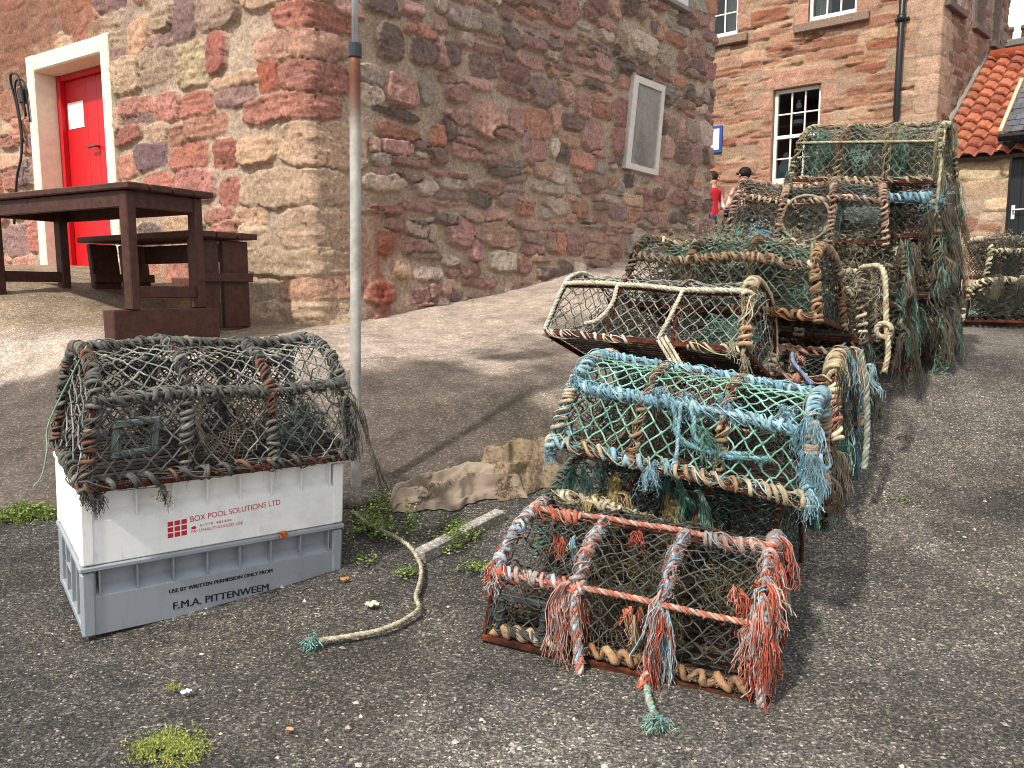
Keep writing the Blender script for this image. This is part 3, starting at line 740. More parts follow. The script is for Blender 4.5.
# black cast-iron downpipe with collars
mb = MB(); q0, q1 = fp(904.8, 0), fp(896, 124)
sx = (q0[0] + q1[0]) / 2
def ff(s, z, d): return FL * (-s) - FNL * d + A([0, 0, z])
mb.tube(A([ff(sx, 7.2, -.09), ff(sx, 4, -.09), ff(sx, .6, -.09)]), .045, 10, hx('191a1d'))
for z in (fp(903, 20)[1], fp(903, 20)[1] - 1.7): mb.tube(A([ff(sx, z + .05, -.09), ff(sx, z, -.09), ff(sx, z - .05, -.09)]), .062, 10, hx('191a1d')); fbox(mb, sx - .1, sx + .1, z - .02, z + .02, -.06, .02, hx('191a1d'))
mb.build('downpipe', M['paint'], house)
mb = MB()
for p, q in ((FL * 6.5, FL * 6.5 + FS * 3.3), (FL * 6.5 + FS * 3.3, FS * 3.3)): mb.add([A([p[0], p[1], .3]), A([q[0], q[1], .3]), A([q[0], q[1], 7.4]), A([p[0], p[1], 7.4])], [[0, 1, 2, 3]], None, hx('8f6a55'))
mb.build('rear_wall', M['stone'], house)
mb = MB(); zt2 = 7.4; cs = [-(FL + FS) * .2, FS * 3.5 - FL * .2, FS * 3.5 + FL * 6.7, FL * 6.7 - FS * .2]; cs = [c + A([0, 0, zt2]) for c in cs]
rg = [(cs[0] + cs[1]) / 2 + A([0, 0, 2.]), (cs[2] + cs[3]) / 2 + A([0, 0, 2.])]
mb.add(cs + rg, [[1, 2, 5, 4], [3, 0, 4, 5], [3, 2, 1, 0]], [[0, 1, 4], [2, 3, 5]], hx('55555a')); mb.build('roof', M['tile'], house, smooth=False)
# blue edged notice board on the facade
b0 = fp(711, 155); b1 = fp(723.5, 124)
mb = MB(); fbox(mb, b0[0] - .25, b1[0], fp(720, 153)[1], fp(720, 126)[1], -.06, .01, hx('33539a')); nbd = mb.build('notice_board', M['paint'], house)
mb = MB(); fbox(mb, b0[0] - .22, b1[0] - .045, fp(720, 150)[1], fp(720, 129)[1], -.064, -.055, hx('dfe3e6'), .001); mb.build('board_face', M['matte'], nbd)
# ornaments on the window ledge
def lathe(mb, c, prof, n=14, col=(1, 1, 1), R=None):
    prof = A(prof, float); a = np.arange(n) * 2 * np.pi / n
    V = np.stack([prof[:, None, 0] * np.cos(a), prof[:, None, 0] * np.sin(a), np.repeat(prof[:, 1:2], n, 1)], -1)
    I = np.arange(len(prof) * n).reshape(len(prof), n); J = np.roll(I, -1, 1)
    Q = np.stack([I[:-1], J[:-1], J[1:], I[1:]], -1).reshape(-1, 4); V = V.reshape(-1, 3)
    if R is not None: V = V @ A(R).T
    col = np.asarray(col, float)
    if col.ndim == 2: col = np.repeat(col, n, 0)
    mb.add(V + A(c), Q, None, col)
ls, lz = fp(798, 124, .2); pr = []; cl = []
wv, bv = hx('e8e6e2'), hx('33343c')
for i in range(5):
    for zz in (i * .063, i * .063 + .062): pr.append([.085 - .009 * i, zz]); cl.append(wv if i % 2 == 0 else bv)
pr += [[.05, .315], [.05, .33], [.025, .335], [.025, .38], [.04, .385], [.0, .43]]; cl += [wv] * 4 + [bv] * 2
mb = MB(); lathe(mb, A([0, 0, 0.]), pr, 14, A(cl))
o = mb.build('toy_lighthouse', M['paint']); o.location = FC + FL * (-ls) - FNL * .215 + A([0, 0, lz]); tag(o, 'small striped model lighthouse standing inside the sash window', 'ornament')
mb = MB(); zl = lz - .04; fbox(mb, wl0 + .06, wl1 - .06, zl, zl + .035, .14, .3, hx('6b5a4c')); mb.build('display_shelf', M['wood'], w1)
ls, lz = fp(784, 178, .22); g = [(.0, 0), (.1, .01), (.16, .08), (.175, .18), (.15, .3), (.09, .4), (.055, .52), (.0, .56)]
mb = MB(); lathe(mb, A([0, 0, 0.]), g, 16, A([hx('8fc3dc')] * 4 + [hx('e3ebee')] * 4))
o = mb.build('blue_float', M['paint']); o.location = FC + FL * (-ls) - FNL * .31 + A([0, 0, wlb + .0]); tag(o, 'pale blue and white pear shaped float inside the lower sash window', 'ornament')

# ================================================================== SHED WITH PANTILE ROOF
shed = tag(empty('pantile_shed', (FC[0], FC[1], 0)), 'low stone shed with orange pantile roof and black door', 'shed')
ze = on_plane(975, 157, FC, FNL)[2]; e0 = .02
def shed_pt(s, z, d): return FL * (-s) - FNL * d + A([0, 0, z])
palS = [hx(c) for c in ('b3937a', 'a0775f', 'bba283', '96705e', 'b09885')]
sds = rubble(.0, 5.2, .3, 3.4, .16, .34, .25, .6, .03, palS, [.3, .2, .2, .15, .15], .2)
dr0 = -np.dot(on_plane(1007, 200, FC, FNL) - FC, FL); dr1 = dr0 + .85; drb = on_plane(1010, 300, FC, FNL)[2]; drt = on_plane(1016, 150, FC, FNL)[2]
def pfs(s):
    s = np.asarray(s)[:, None]; return FL * (-s), np.tile(FNL, (len(s), 1))
stone_wall('wall', pfs, np.arange(.02, 5, .022), np.arange(.4, ze + .06, .02), sds, hx('a58f78'), [(dr0, dr1, drb - .2, drt)], .02, M['stone'], shed, pw=4, gap=.06, warp=.02, relief=.01)
mb = MB()
for i in range(6):
    a = dr0 + .02 + (.81) * i / 6; mb.box(shed_pt(a + .0675, (drb + drt) / 2, .06), (.133, .04, drt - drb), RF, .004, hx('15181c'))
dd_ = mb.build('door', M['paint'], shed)
mb = MB(); hs_ = -np.dot(on_plane(1013, 212, FC - FNL * .04, FNL) - FC, FL); hz_ = on_plane(1013, 212, FC, FNL)[2]
mb.box(shed_pt(hs_, hz_, .033), (.045, .014, .2), RF, .004, hx('d8d8d4')); mb.tube(A([shed_pt(hs_, hz_ + .03, .03), shed_pt(hs_, hz_ + .03, -.02), shed_pt(hs_ + .03, hz_ + .03, -.025), shed_pt(hs_ + .14, hz_ + .03, -.025)]), .012, 7, hx('d8d8d4')); mb.build('door_handle', M['paint'], dd_)
mb = MB(); mb.box(shed_pt(dr0 + .425, drt + .06, .03), (1.15, .16, .14), RF, .01, hx('2a2623')); mb.build('lintel', M['wood'], shed)
# pantiles: rows of S-curved tiles stepping down the slope
rise = 1.9; run = 2.35; slope_l = math.hypot(rise, run); ex = FS                 # the roof climbs back along the house side
up = (FS * run + A([0, 0, rise])) / slope_l; al = -FL; nrm = np.cross(al, up); nrm /= np.linalg.norm(nrm); nrm = nrm if nrm[2] > 0 else -nrm
tw, tc = .205, .245; sA = np.arange(-.05, 3.4, .0235); uA = np.sort(np.r_[np.arange(0, slope_l, .02), np.arange(tc, slope_l, tc) - .002])
SA, UA = np.meshgrid(sA, uA, indexing='ij'); ci = np.floor(UA / tc); jn = .5 * (ci % 2) * 0
ph = (SA / tw) % 1.0; ti = np.floor(SA / tw)
wv_ = .036 * np.sin(2 * np.pi * ph) + .014 * np.sin(4 * np.pi * ph + .8)
hh = wv_ + .062 * (1 - (UA / tc - ci)) + .008 * fbm(np.column_stack([SA.ravel() * 2, UA.ravel() * 2, UA.ravel() * 0]), 81, 3).reshape(SA.shape)
hh = hh + .01 * (_hash(ti.astype(np.int64), ci.astype(np.int64), ci.astype(np.int64) * 0, 5) - .5)
base = shed_pt(0, ze, -.12)
lipu = np.where((UA / tc - ci) < .08, -.05, 0.0)
V = base + SA[..., None] * al + (UA + lipu)[..., None] * up + hh[..., None] * nrm
tr = _hash(ti.astype(np.int64), ci.astype(np.int64), ti.astype(np.int64) * 0, 9)
tcol = hx('aa664c')[None, None] * (.72 + .5 * tr)[..., None]; tcol = np.where((tr > .8)[..., None], hx('8f5040'), tcol)
lich = sstep(.25, .5, fbm(np.column_stack([SA.ravel() * 3, UA.ravel() * 3, UA.ravel() * 0]), 83, 4).reshape(SA.shape))[..., None]; tcol = tcol * (1 - .3 * lich) + hx('8e6f58') * .3 * lich
keep_roof = SA < 99
I = np.arange(SA.size).reshape(SA.shape); Q = np.stack([I[:-1, :-1], I[1:, :-1], I[1:, 1:], I[:-1, 1:]], -1).reshape(-1, 4)
mb = MB(); mb.add(V.reshape(-1, 3), Q, None, tcol.reshape(-1, 3)); roof = mb.build('roof', M['tile'], shed)
mb = MB(); rg_ = base + up * slope_l
mb.tube(A([rg_ - al * .05, rg_ + al * 1.6, rg_ + al * 3.4]) + nrm * .02, .1, 10, hx('9b4c33')); mb.build('ridge_tile', M['tile'], roof)
mb = MB(); v0 = base + al * -.03 + nrm * .06                      # stone skew against the house side
mb.box(v0 + up * (slope_l / 2), (.14, slope_l + .1, .12), np.column_stack([al, up, nrm]), .02, hx('8d8378')); mb.build('skew_stone', M['stone'], roof)
mb = MB(); mb.box(base + al * 1.7 - nrm * .05 + up * .03 , (3.4, .1, .06), np.column_stack([al, up, nrm]), .01, hx('4a3d33')); mb.build('eaves_board', M['wood'], roof)
# slate porch roof over the black door
mb = MB(); p0 = shed_pt(dr0 - .12, drt + .16, -.35); nS_ = 14
pu = (FS * .75 + A([0, 0, .72])); pu = pu / np.linalg.norm(pu); pn = np.cross(al, pu); pn = pn if pn[2] > 0 else -pn
for r in range(9):
    for k in range(9):
        cc = p0 + al * (.0 + .14 * k + (.07 if r % 2 else 0) + .07) + pu * (.13 * r + .1) + pn * (.05 + .004 * r % .01)
        mb.box(cc, (.135, .2, .012), np.column_stack([al, pu, pn]) @ rot(0, -.05, 0), .002, hx('55585c') * rng.uniform(.75, 1.2))
mb.build('slate_roof', M['tile'], shed, smooth=False)
mb = MB(); mb.box(p0 + al * .02 + pu * .6 + pn * .07, (.05, 1.25, .07), np.column_stack([al, pu, pn]), .01, hx('bda98c')); mb.box(p0 + al * .7 + pn * -.01 - pu * .03, (1.4, .06, .1), np.column_stack([al, pu, pn]), .01, hx('1c1c1f')); mb.build('porch_verge', M['wood'], shed)
# chimney beyond the ridge
mb = MB(); cpt = on_plane(1020, 52, FC + A([0, 7.5, 0]), FNL)
mb.box((0, 0, -cpt[2] / 2), (.9, .6, cpt[2]), RF, .02, hx('6d6864')); mb.box((0, 0, .12), (1.0, .7, .14), RF, .02, hx('7a746e'))
for k in (-.25, .1): lathe(mb, A([0, 0, 0]) - FL * k, [(.1, .19), (.1, .42), (.12, .43), (.12, .5), (.08, .5)], 12, hx('8a6a58'))
o = mb.build('chimney', M['stone']); o.location = cpt; tag(o, 'grey stone chimney stack rising behind the orange pantile roof', 'chimney')

# ================================================================== TABLE, BENCH
brown = hx('44281f')
SH = A([.47, .88, 0]) / math.hypot(.47, .88); LG = A([-SH[1], SH[0], 0])
RT = np.column_stack([LG, SH, A([0, 0, 1.])])
Pn = at(123, 181, 4.4)
table = tag(empty('outdoor_table', (Pn[0], Pn[1], .72)), 'dark brown slatted outdoor table raised on a plank at its near end', 'table')
o0 = A([Pn[0], Pn[1], .72])
def tp(l, s, z): return Pn * A([1, 1, 0]) + LG * l + SH * s + A([0, 0, z]) - o0
zt = Pn[2]; mb = MB()
for i in range(4): mb.box(tp(.79, .075 + .15 * i, zt - .019), (1.64, .143, .036), RT, .006, brown * rng.uniform(.85, 1.15))
mb.build('table_top', M['wood'], table)
mb = MB()
for s in (.05, .55): mb.box(tp(.74, s, zt - .085), (1.38, .03, .092), RT, .004, brown)
for l in (.05, 1.42): mb.box(tp(l, .30, zt - .087), (.03, .47, .088), RT, .004, brown)
mb.build('apron_rail', M['wood'], table)
zpl = at(120, 310, 4.45)[2]
for l, s in ((.06, .06), (.06, .52), (1.38, .06), (1.38, .5)):
    p = Pn + LG * l + SH * s; zb = zpl if l < .5 else float(zg(p[0], p[1])) - .01
    mb = MB(); mb.box(tp(l, s, (zb + zt - .04) / 2), (.07, .06, zt - .042 - zb), RT, .006, brown); mb.build('leg', M['wood'], table)
for l in (.06, 1.38):
    zb = zpl + .1 if l < .5 else zpl + .2
    mb = MB(); mb.box(tp(l, .30, zb), (.035, .41, .07), RT, .005, brown); mb.build('stretcher', M['wood'], table)
pl = MB(); pl.box((0, 0, 0), (.12, .66, zpl - .68), None, .006, brown); o = pl.build('timber_plank', M['wood'])
p = Pn + LG * .07 + SH * .27
RT = np.column_stack([A([-.40, .916, 0]) @ A([[0, 1, 0], [-1, 0, 0], [0, 0, 1.]]) * 0 + A([-.8, .6, 0]), A([.6, .8, 0]), A([0, 0, 1.])])
m = Matrix.Identity(4)
for i in range(3):
    for j in range(3): m[i][j] = RT[i][j]
m.translation = (p[0], p[1], (zpl + .68) / 2); o.matrix_world = m
tag(o, 'thick dark brown plank levelling the near legs of the outdoor table', 'plank')

BN = A([-2.04, 5.0, 0]); SB = -NL; LB = DL; RB = np.column_stack([LB, SB, A([0, 0, 1.])])
bz = float(zg(-2.2, 5.2)) - .02; bt = at(190, 230, 5.0)[2]
bench = tag(empty('bench', (BN[0], BN[1], bz)), 'low dark brown bench with boarded ends against the stone wall', 'bench')
def bp(l, s, z): return BN - A([BN[0], BN[1], bz]) + LB * l + SB * s + A([0, 0, z])
mb = MB()
for i in range(3): mb.box(bp(.62, .08 + .165 * i, bt - .02), (1.36, .158, .04), RB, .006, brown)
mb.build('seat', M['wood'], bench)
for l, tilt in ((.03, 0.0), (1.12, .12)):
    mb = MB()
    for i in range(2): mb.box(bp(l + tilt * .3, .12 + .235 * i, (bz + bt - .05) / 2), (.045, .205, bt - .05 - bz), RB @ rot(0, 0, tilt), .006, brown)
    mb.box(bp(l - .04 + tilt * .3, .24, (bz + bt) / 2 + .02), (.03, .46, .06), RB, .005, brown)
    mb.build('end_panel', M['wood'], bench)
mb = MB(); mb.box(bp(.6, .42, bt - .12), (1.05, .03, .13), RB, .005, brown); mb.build('rear_rail', M['wood'], bench)

# ================================================================== POLE
pb = hit(356, 497); mb = MB(); zz_ = np.linspace(pb[2] - .05, 2.02, 60); n_ = fbm(np.column_stack([zz_ * 4, zz_ * 0, zz_ * 0]), 91, 3)
zr1, zr0 = at(355, 52, pb[1])[2], at(355, 118, pb[1])[2]; r_ = sstep(zr0 - .1, zr0 + .16, zz_ + .16 * n_)[:, None]
cP = hx('b3aea5') * (1 - r_) + hx('6f4029') * r_
s2_ = ((zz_ > 1.12) & (zz_ < 1.2))[:, None]; cP = cP * (1 + .12 * n_[:, None])
zt_ = zr1; k = zz_ <= zt_
pole = tag(empty('flag_pole', tuple(pb)), 'thin galvanised pole with rusty upper sleeve standing behind the fish boxes', 'pole')
ln = lambda z: A([pb[0] + .022 * (z - pb[2]), pb[1], z]) - pb
mb.tube(A([ln(z) for z in zz_[k]]), .0215, 14, cP[k]); mb.build('pole_sleeve', M['pole'], pole)
mb = MB(); mb.tube(A([ln(z) for z in (zt_ - .02, zt_, zt_ + .015, zt_ + .03)]), A([.0262, .0265, .0265, .0262]), 14, hx('2b3036')); mb.build('collar', M['paint'], pole, smooth=False)
mb = MB(); mb.tube(A([ln(zt_ - .01), ln(2.6), ln(4.6)]), .0125, 10, hx('c9cbca')); mb.build('upper_tube', M['pole'], pole)
mb = MB(); lathe(mb, ln(pb[2]) + A([0, 0, -.03]), [(0, 0), (.095, 0), (.1, .03), (.085, .06), (.04, .075), (.0, .075)], 18, hx('6f6861')); mb.build('base_plate', M['concrete'], pole)

# ================================================================== FISH BOXES
RC_ = rot(.644, .07, .02); cw, cd = .8, .457; Cc = A([-1.23, 2.128, .0]) + RC_ @ A([cw / 2, cd / 2, 0])
def crate(name, h, matn, side_pockets):
    root = empty(name, (0, 0, 0)); mb = MB(); X, Y = cw / 2, cd / 2; b = .004; lo = .57 * h; one = (1, 1, 1)
    mb.box((0, 0, .01), (cw - .03, cd - .03, .016), None, .003, one)
    for sg in (-1, 1):
        mb.box((0, sg * (Y - .017), lo / 2), (cw - .004, .022, lo), None, b, one)               # lower panel
        mb.box((0, sg * (Y - .046), (lo + h) / 2 - .01), (cw - .03, .01, h - lo + .01), None, .002, one)
        V = []                                                                                  # sloping ledge of the pockets
        for x in (-X + .02, X - .02): V += [[x, sg * (Y - .0065), lo - .002], [x, sg * (Y - .042), lo + .022], [x, sg * (Y - .042), lo - .01]]
        q = [[0, 3, 4, 1]] if sg < 0 else [[1, 4, 3, 0]]
        mb.add(V, q, None, one)
        mb.box((0, sg * (Y - .022), h - .008), (cw + .006, .05, .016), None, .005, one)         # rim
        n = 7
        for i in range(n + 1):
            x = -X + .05 + (cw - .1) * i / n
            mb.box((x, sg * (Y - .0255), (lo + h) / 2 - .005), (.005, .04, h - lo - .012), None, .0012, one)
        for sx in (-1, 1): mb.box((sx * (X - .02), sg * (Y - .02), (h - .02) / 2), (.037, .037, h - .022), None, .006, one)
    for sg in (-1, 1):
        if side_pockets:
            mb.box((sg * (X - .036), 0, h / 2), (.01, cd - .03, h - .02), None, .002, one)
            for i in range(5):
                y = -Y + .03 + (cd - .06) * i / 4; mb.box((sg * (X - .021), y, (h - .02) / 2), (.03, .008, h - .024), None, .0015, one)
            mb.box((sg * (X - .02), 0, .012), (.032, cd - .04, .022), None, .003, one)
            mb.box((sg * (X - .021), .06, h * .52), (.028, .12, .008), None, .002, one)
        else:
            mb.box((sg * (X - .017), 0, (h - .02) / 2), (.022, cd - .04, h - .022), None, b, one)
        mb.box((sg * (X - .022), 0, h - .0101), (.046, cd - .05, .0196), None, .005, one)
    mb.build('tub', M[matn], root); return root
def set_m(o, loc, R):
    m = Matrix.Identity(4)
    for i in range(3):
        for j in range(3): m[i][j] = R[i][j]
        m[i][3] = loc[i]
    o.matrix_world = m
hg, hw = .215, .232
cg = crate('fish_box', hg, 'grey_plastic', True); set_m(cg, Cc, RC_); tag(cg, 'grey plastic fish box with black lettering under the white box', 'fish box', 'fish boxes stacked on the tarmac')
cwz = Cc + RC_ @ A([0, 0, hg + .001]); cwt = crate('fish_box', hw, 'white_plastic', False); set_m(cwt, cwz, RC_ @ rot(.006, 0, 0)); tag(cwt, 'white plastic fish box with red lettering on top of the grey box', 'fish box', 'fish boxes stacked on the tarmac')
def front(px, py, org, R=RC_, y=-(cd / 2) + .006):
    p = on_plane(px, py, org + R @ A([0, y, 0]), R[:, 1]); return R.T @ (p - org)
def lettering(txt, a, b, hgt, col, parent, y, bold=False, shift=0.0):
    if bold:
        for k in (1, 2): lettering(txt, a, b, hgt, col, parent, y - .00025 * k, False, .0008 * k)
    """flat printed text running from local point a to b on the front panel"""
    cu = bpy.data.curves.new('lettering', 'FONT'); cu.body = txt; cu.size = 1
    
    tmp = bpy.data.objects.new('tmp', cu); C.objects.link(tmp); dg = bpy.context.evaluated_depsgraph_get(); me = bpy.data.meshes.new_from_object(tmp.evaluated_get(dg))
    bpy.data.objects.remove(tmp)
    co = np.empty(len(me.vertices) * 3, np.float32); me.vertices.foreach_get('co', co); co = co.reshape(-1, 3)
    w = np.ptp(co[:, 0]); hh_ = .72; d = b - a; Ln = np.hypot(d[0], d[2]); t = A([d[0], 0, d[2]]) / Ln; a = a + t * shift; n = A([-t[2], 0, t[0]])
    P = A([a[0], y, a[2]]) + (co[:, :1] - co[:, 0].min()) / w * Ln * t + co[:, 1:2] / hh_ * hgt * n
    me.vertices.foreach_set('co', P.ravel().astype(np.float32)); me.update()
    at_ = me.color_attributes.new('col', 'FLOAT_COLOR', 'POINT'); at_.data.foreach_set('color', np.tile(A([*col, 1.]), len(P)).astype(np.float32))
    me.materials.append(M['ink']); o = bpy.data.objects.new('lettering', me); C.objects.link(o); o.parent = parent
yl = -(cd / 2) + .0052; ylw = yl
redi, blk = hx('c8323c'), hx('22252b')
for txt, p0, p1, hgt in (('BOX POOL SOLUTIONS LTD', (190, 522), (280, 504.5), .0185), ('01779  481404', (199.5, 526.8), (231, 521), .0085), ('No UNAUTHORISED USE', (191, 533), (242.5, 524), .0095)):
    a, b = front(*p0, cwz), front(*p1, cwz); lettering(txt, a, b, hgt, redi, cwt, ylw)
mb = MB(); a = front(166.5, 538.5, cwz); 
b = front(187, 534.5, cwz); t = (b - a) / 3
for i in range(3):
    for j in range(3):
        q = a + t * (i + .1); w = np.linalg.norm(t) * .8; up_ = A([0, 0, np.linalg.norm(t)]) * .93
        V = [q + up_ * j, q + t * .8 + up_ * j, q + t * .8 + up_ * (j + .8), q + up_ * (j + .8)]
        V = [A([v[0], ylw, v[2]]) for v in V]; mb.add(V, [[0, 1, 2, 3]], None, redi)
a = front(190.5, 528.5, cwz); b = front(196, 527, cwz); ph_ = np.linspace(0, 2 * np.pi, 12, endpoint=False)
cc = (a + b) / 2; V = [A([cc[0], ylw, cc[2]])] + [A([cc[0] + .008 * math.cos(f), ylw, cc[2] + .005 * math.sin(f)]) for f in ph_]; mb.add(V, None, [[0, 1 + k, 1 + (k + 1) % 12] for k in range(12)], redi)
mb.build('printed_logo', M['ink'], cwt, smooth=False)
for txt, p0, p1, hgt, bd in (('USE BY WRITTEN PERMISSION ONLY FROM', (169, 593.5), (272, 572), .0125, True), ('F.M.A. PITTENWEEM', (173, 609.5), (268, 590), .024, True)):
    a, b = front(*p0, Cc), front(*p1, Cc); lettering(txt, a, b, hgt, blk, cg, yl, bd)

# ================================================================== ROPE AND NET KIT
def rope(mb, P, R, cols, tw=5.5):
    P = resample(P, R * .75); T, a, b = frames(P); s = np.arange(len(P)) * R * .75
    for k in range(3):
        ph = .5 * vnoise(np.column_stack([s * 9, s * 0, s * 0]), 77) + s / (R * tw) * 2 * np.pi + k * 2.094
        Q = P + (R * .52) * (np.cos(ph)[:, None] * a + np.sin(ph)[:, None] * b)
        c = A(cols[k % len(cols)]); c = c * (1 + .18 * vnoise(np.column_stack([s * 30, s * 0 + k, s * 0]), 5))[:, None]
        mb.tube(Q, R * .55, 5, c)
def coil(mb, P, Rb, rr, pitch, cols, cover=1.0, sides=5, seed=None, loose=.25, fray=True):
    seed = int(rng.integers(1e6)) if seed is None else seed; NP = 13; rr = rr * .76
    d = np.r_[0, np.cumsum(np.linalg.norm(np.diff(P, axis=0), axis=1))]; Ln = d[-1]
    n = int(Ln / pitch * NP) + 4; s = np.linspace(0, Ln, n)
    s = s + min(pitch, .026) * min(1, loose * 4) * (1.0 * vnoise(np.column_stack([s * 14, s * 0, s * 0]), seed) + .4 * vnoise(np.column_stack([s * 55, s * 0 + 4, s * 0]), seed))
    m = max(60, int(Ln / .01)); PP = resample(P, Ln / m); T, a, b = frames(PP); ls = np.linspace(0, Ln, len(T))
    ip = lambda X, q: np.stack([np.interp(q, ls, X[:, k]) for k in range(3)], 1)
    th = np.arange(n) / NP * 2 * np.pi; q = np.column_stack([np.arange(n) / NP * .8, th * 0, th * 0])
    tilt = .45 * rr * np.sin(th + vnoise(q * .7, seed + 11) * 3) * (1 + 2 * np.abs(vnoise(q * .5, seed + 12)))
    Q = ip(PP, np.clip(s + tilt, 0, Ln)); ai, bi = ip(a, s), ip(b, s)
    R = (Rb * .85 + rr) * (1 + loose * 1.2 * np.abs(vnoise(q, seed + 1)) + .3 * loose * vnoise(q * 3.1, seed + 7))
    V = Q + R[:, None] * (np.cos(th)[:, None] * ai + np.sin(th)[:, None] * bi)
    cols = A(cols, float); ci = np.clip(((vnoise(np.column_stack([s * 9, s * 0 + 3, s * 0]), seed + 2) * .75 + .5) * len(cols)).astype(int), 0, len(cols) - 1)
    cc = cols[ci] * (1 + .3 * vnoise(q * 2, seed + 3))[:, None]; k0 = .3 * np.clip(vnoise(q * 1.3, seed + 13) + .3, 0, 1)[:, None]; cc = cc * (1 - k0) + cols.mean(0) * .7 * k0
    on = vnoise(np.column_stack([s * 9, s * 0 + 9, s * 0]), seed + 4) * .62 + .5 < cover
    k = 0
    while k < n:
        if on[k]:
            e = k
            while e < n and on[e]: e += 1
            if e - k > 4: mb.strand(V[k:e], rr * (1 + .28 * vnoise(q[k:e] * 2.3, seed + 8)), cc[k:e], sides=8)
            k = e
        else: k += 1
    if fray:                                   # loose yarns worked out of the lay, running along the bar
        t = np.linspace(0, Ln, max(30, int(Ln / .008)))
        for j in range(5):
            ph = 2 * np.pi * t / (pitch * rng.uniform(2.5, 7)) + rng.uniform(0, 6) + 2 * vnoise(np.column_stack([t * 11, t * 0 + j, t * 0]), seed + 20); Rj = (Rb + rr * 2) * (.8 + .5 * vnoise(np.column_stack([t * 17, t * 0 + j, t * 0]), seed + 21))
            W = ip(PP, t) + Rj[:, None] * (np.cos(ph)[:, None] * ip(a, t) + np.sin(ph)[:, None] * ip(b, t))
            mb.tube(W, .0021, 4, pick(cols, 1)[0] * .9)
def fuzz(mb, P, n, ln, r, cols, R0=.01, grav=A([0, 0, -1.])):
    P = resample(P, .004); n = int(n * 1.8); i = rng.integers(0, len(P), n); d = rng.normal(size=(n, 3)); d /= np.linalg.norm(d, axis=1, keepdims=True)
    T = np.gradient(P, axis=0); T /= np.linalg.norm(T, axis=1, keepdims=True) + 1e-9; t = T[i] * np.where(rng.random(n) < .5, 1, -1)[:, None]
    l = (ln * .8 * rng.uniform(.35, 1.2, n))[:, None]; p0 = P[i] + d * R0 * .8; p1 = p0 + (d * .45 + t * .6) * l * .4; p2 = p1 + (t * .9 + rng.normal(size=(n, 3)) * .5 + .3 * grav) * l * .35; p3 = p2 + (rng.normal(size=(n, 3)) * .7 + .5 * grav) * l * .3
    mb.tubes(np.stack([p0, p1, p2, p3], 1), r * rng.uniform(.6, 1.2, n), 3, pick(cols, n), cap=False)
def tassel(mb, p, d0, n, ln, cols, grav, spread=.35, r=.0011, K=9, bundle=.012, floor=None):
    """frayed rope: locks of fibres that leave p, fall and unravel; a wide spread gives a matted tangle instead"""
    p = A(p, float); r = r * .85
    if spread >= .8:
        P = np.empty((n, K, 3)); pos = p + rng.normal(size=(n, 3)) * bundle; d = rng.normal(size=(n, 3)); st = ln * .62 * rng.uniform(.4, 1.1, (n, 1)) / (K - 1); ax = rng.normal(size=(n, 3)); ax /= np.linalg.norm(ax, axis=1, keepdims=True)
        for k in range(K):
            P[:, k] = pos; d = d / np.linalg.norm(d, axis=1, keepdims=True); d = d + .9 * np.cross(ax, d) + rng.normal(size=(n, 3)) * .5 + grav * .22
            pos = pos + st * d / np.linalg.norm(d, axis=1, keepdims=True)
        mb.tubes(P, r * rng.uniform(.7, 1.4, n), 3, pick(cols, n), cap=False); return
    nl = max(2, n // 16); cols = A(cols, float)
    per = max(4, n // nl); fs, cs, ls = [], [], []
    for q in range(nl):
        L_ = ln * rng.uniform(.35, 1.1); base = p + rng.normal(size=3) * bundle * .45; d = A(d0, float) * .6 + rng.normal(size=3) * spread * .8; pos = base.copy(); C_ = []; wv = rng.normal(size=3) * .35
        for k in range(K):
            C_.append(pos.copy()); d = d * .72 + grav * .62 + wv * math.sin(k * 1.3 + q) ; d /= np.linalg.norm(d); pos = pos + d * L_ / (K - 1)
        C_ = A(C_); t = np.linspace(0, 1, K)[None, :, None]
        off = rng.normal(size=(per, 1, 3)) * (.0022 + .011 * t ** 1.5) + rng.normal(size=(per, K, 3)) * .0024 * (t * 1.6)
        tw = rng.uniform(0, 6.3, (per, 1)); an = tw + np.linspace(0, 7, K)[None]; off[:, :, 0] += .0026 * np.cos(an); off[:, :, 1] += .0026 * np.sin(an)
        cut = rng.uniform(.55, 1.08, (per, 1, 1)); Cf = C_[None] + off; Cf = C_[None, :1] + (Cf - C_[None, :1]) * cut
        fs.append(Cf); c = cols[rng.integers(len(cols))]; mix = np.where(rng.random((per, 1)) < .78, c[None], cols[rng.integers(0, len(cols), per)]); cs.append(mix * rng.uniform(.75, 1.2, (per, 1)))
    P = np.concatenate(fs); Cc = np.concatenate(cs)
    if floor is not None: P[:, :, 2] = np.where(P[:, :, 2] < floor, floor + np.abs(P[:, :, 2] - floor) * .06, P[:, :, 2])
    mb.tubes(P, r * rng.uniform(.7, 1.4, len(P)), 3, Cc, cap=False)
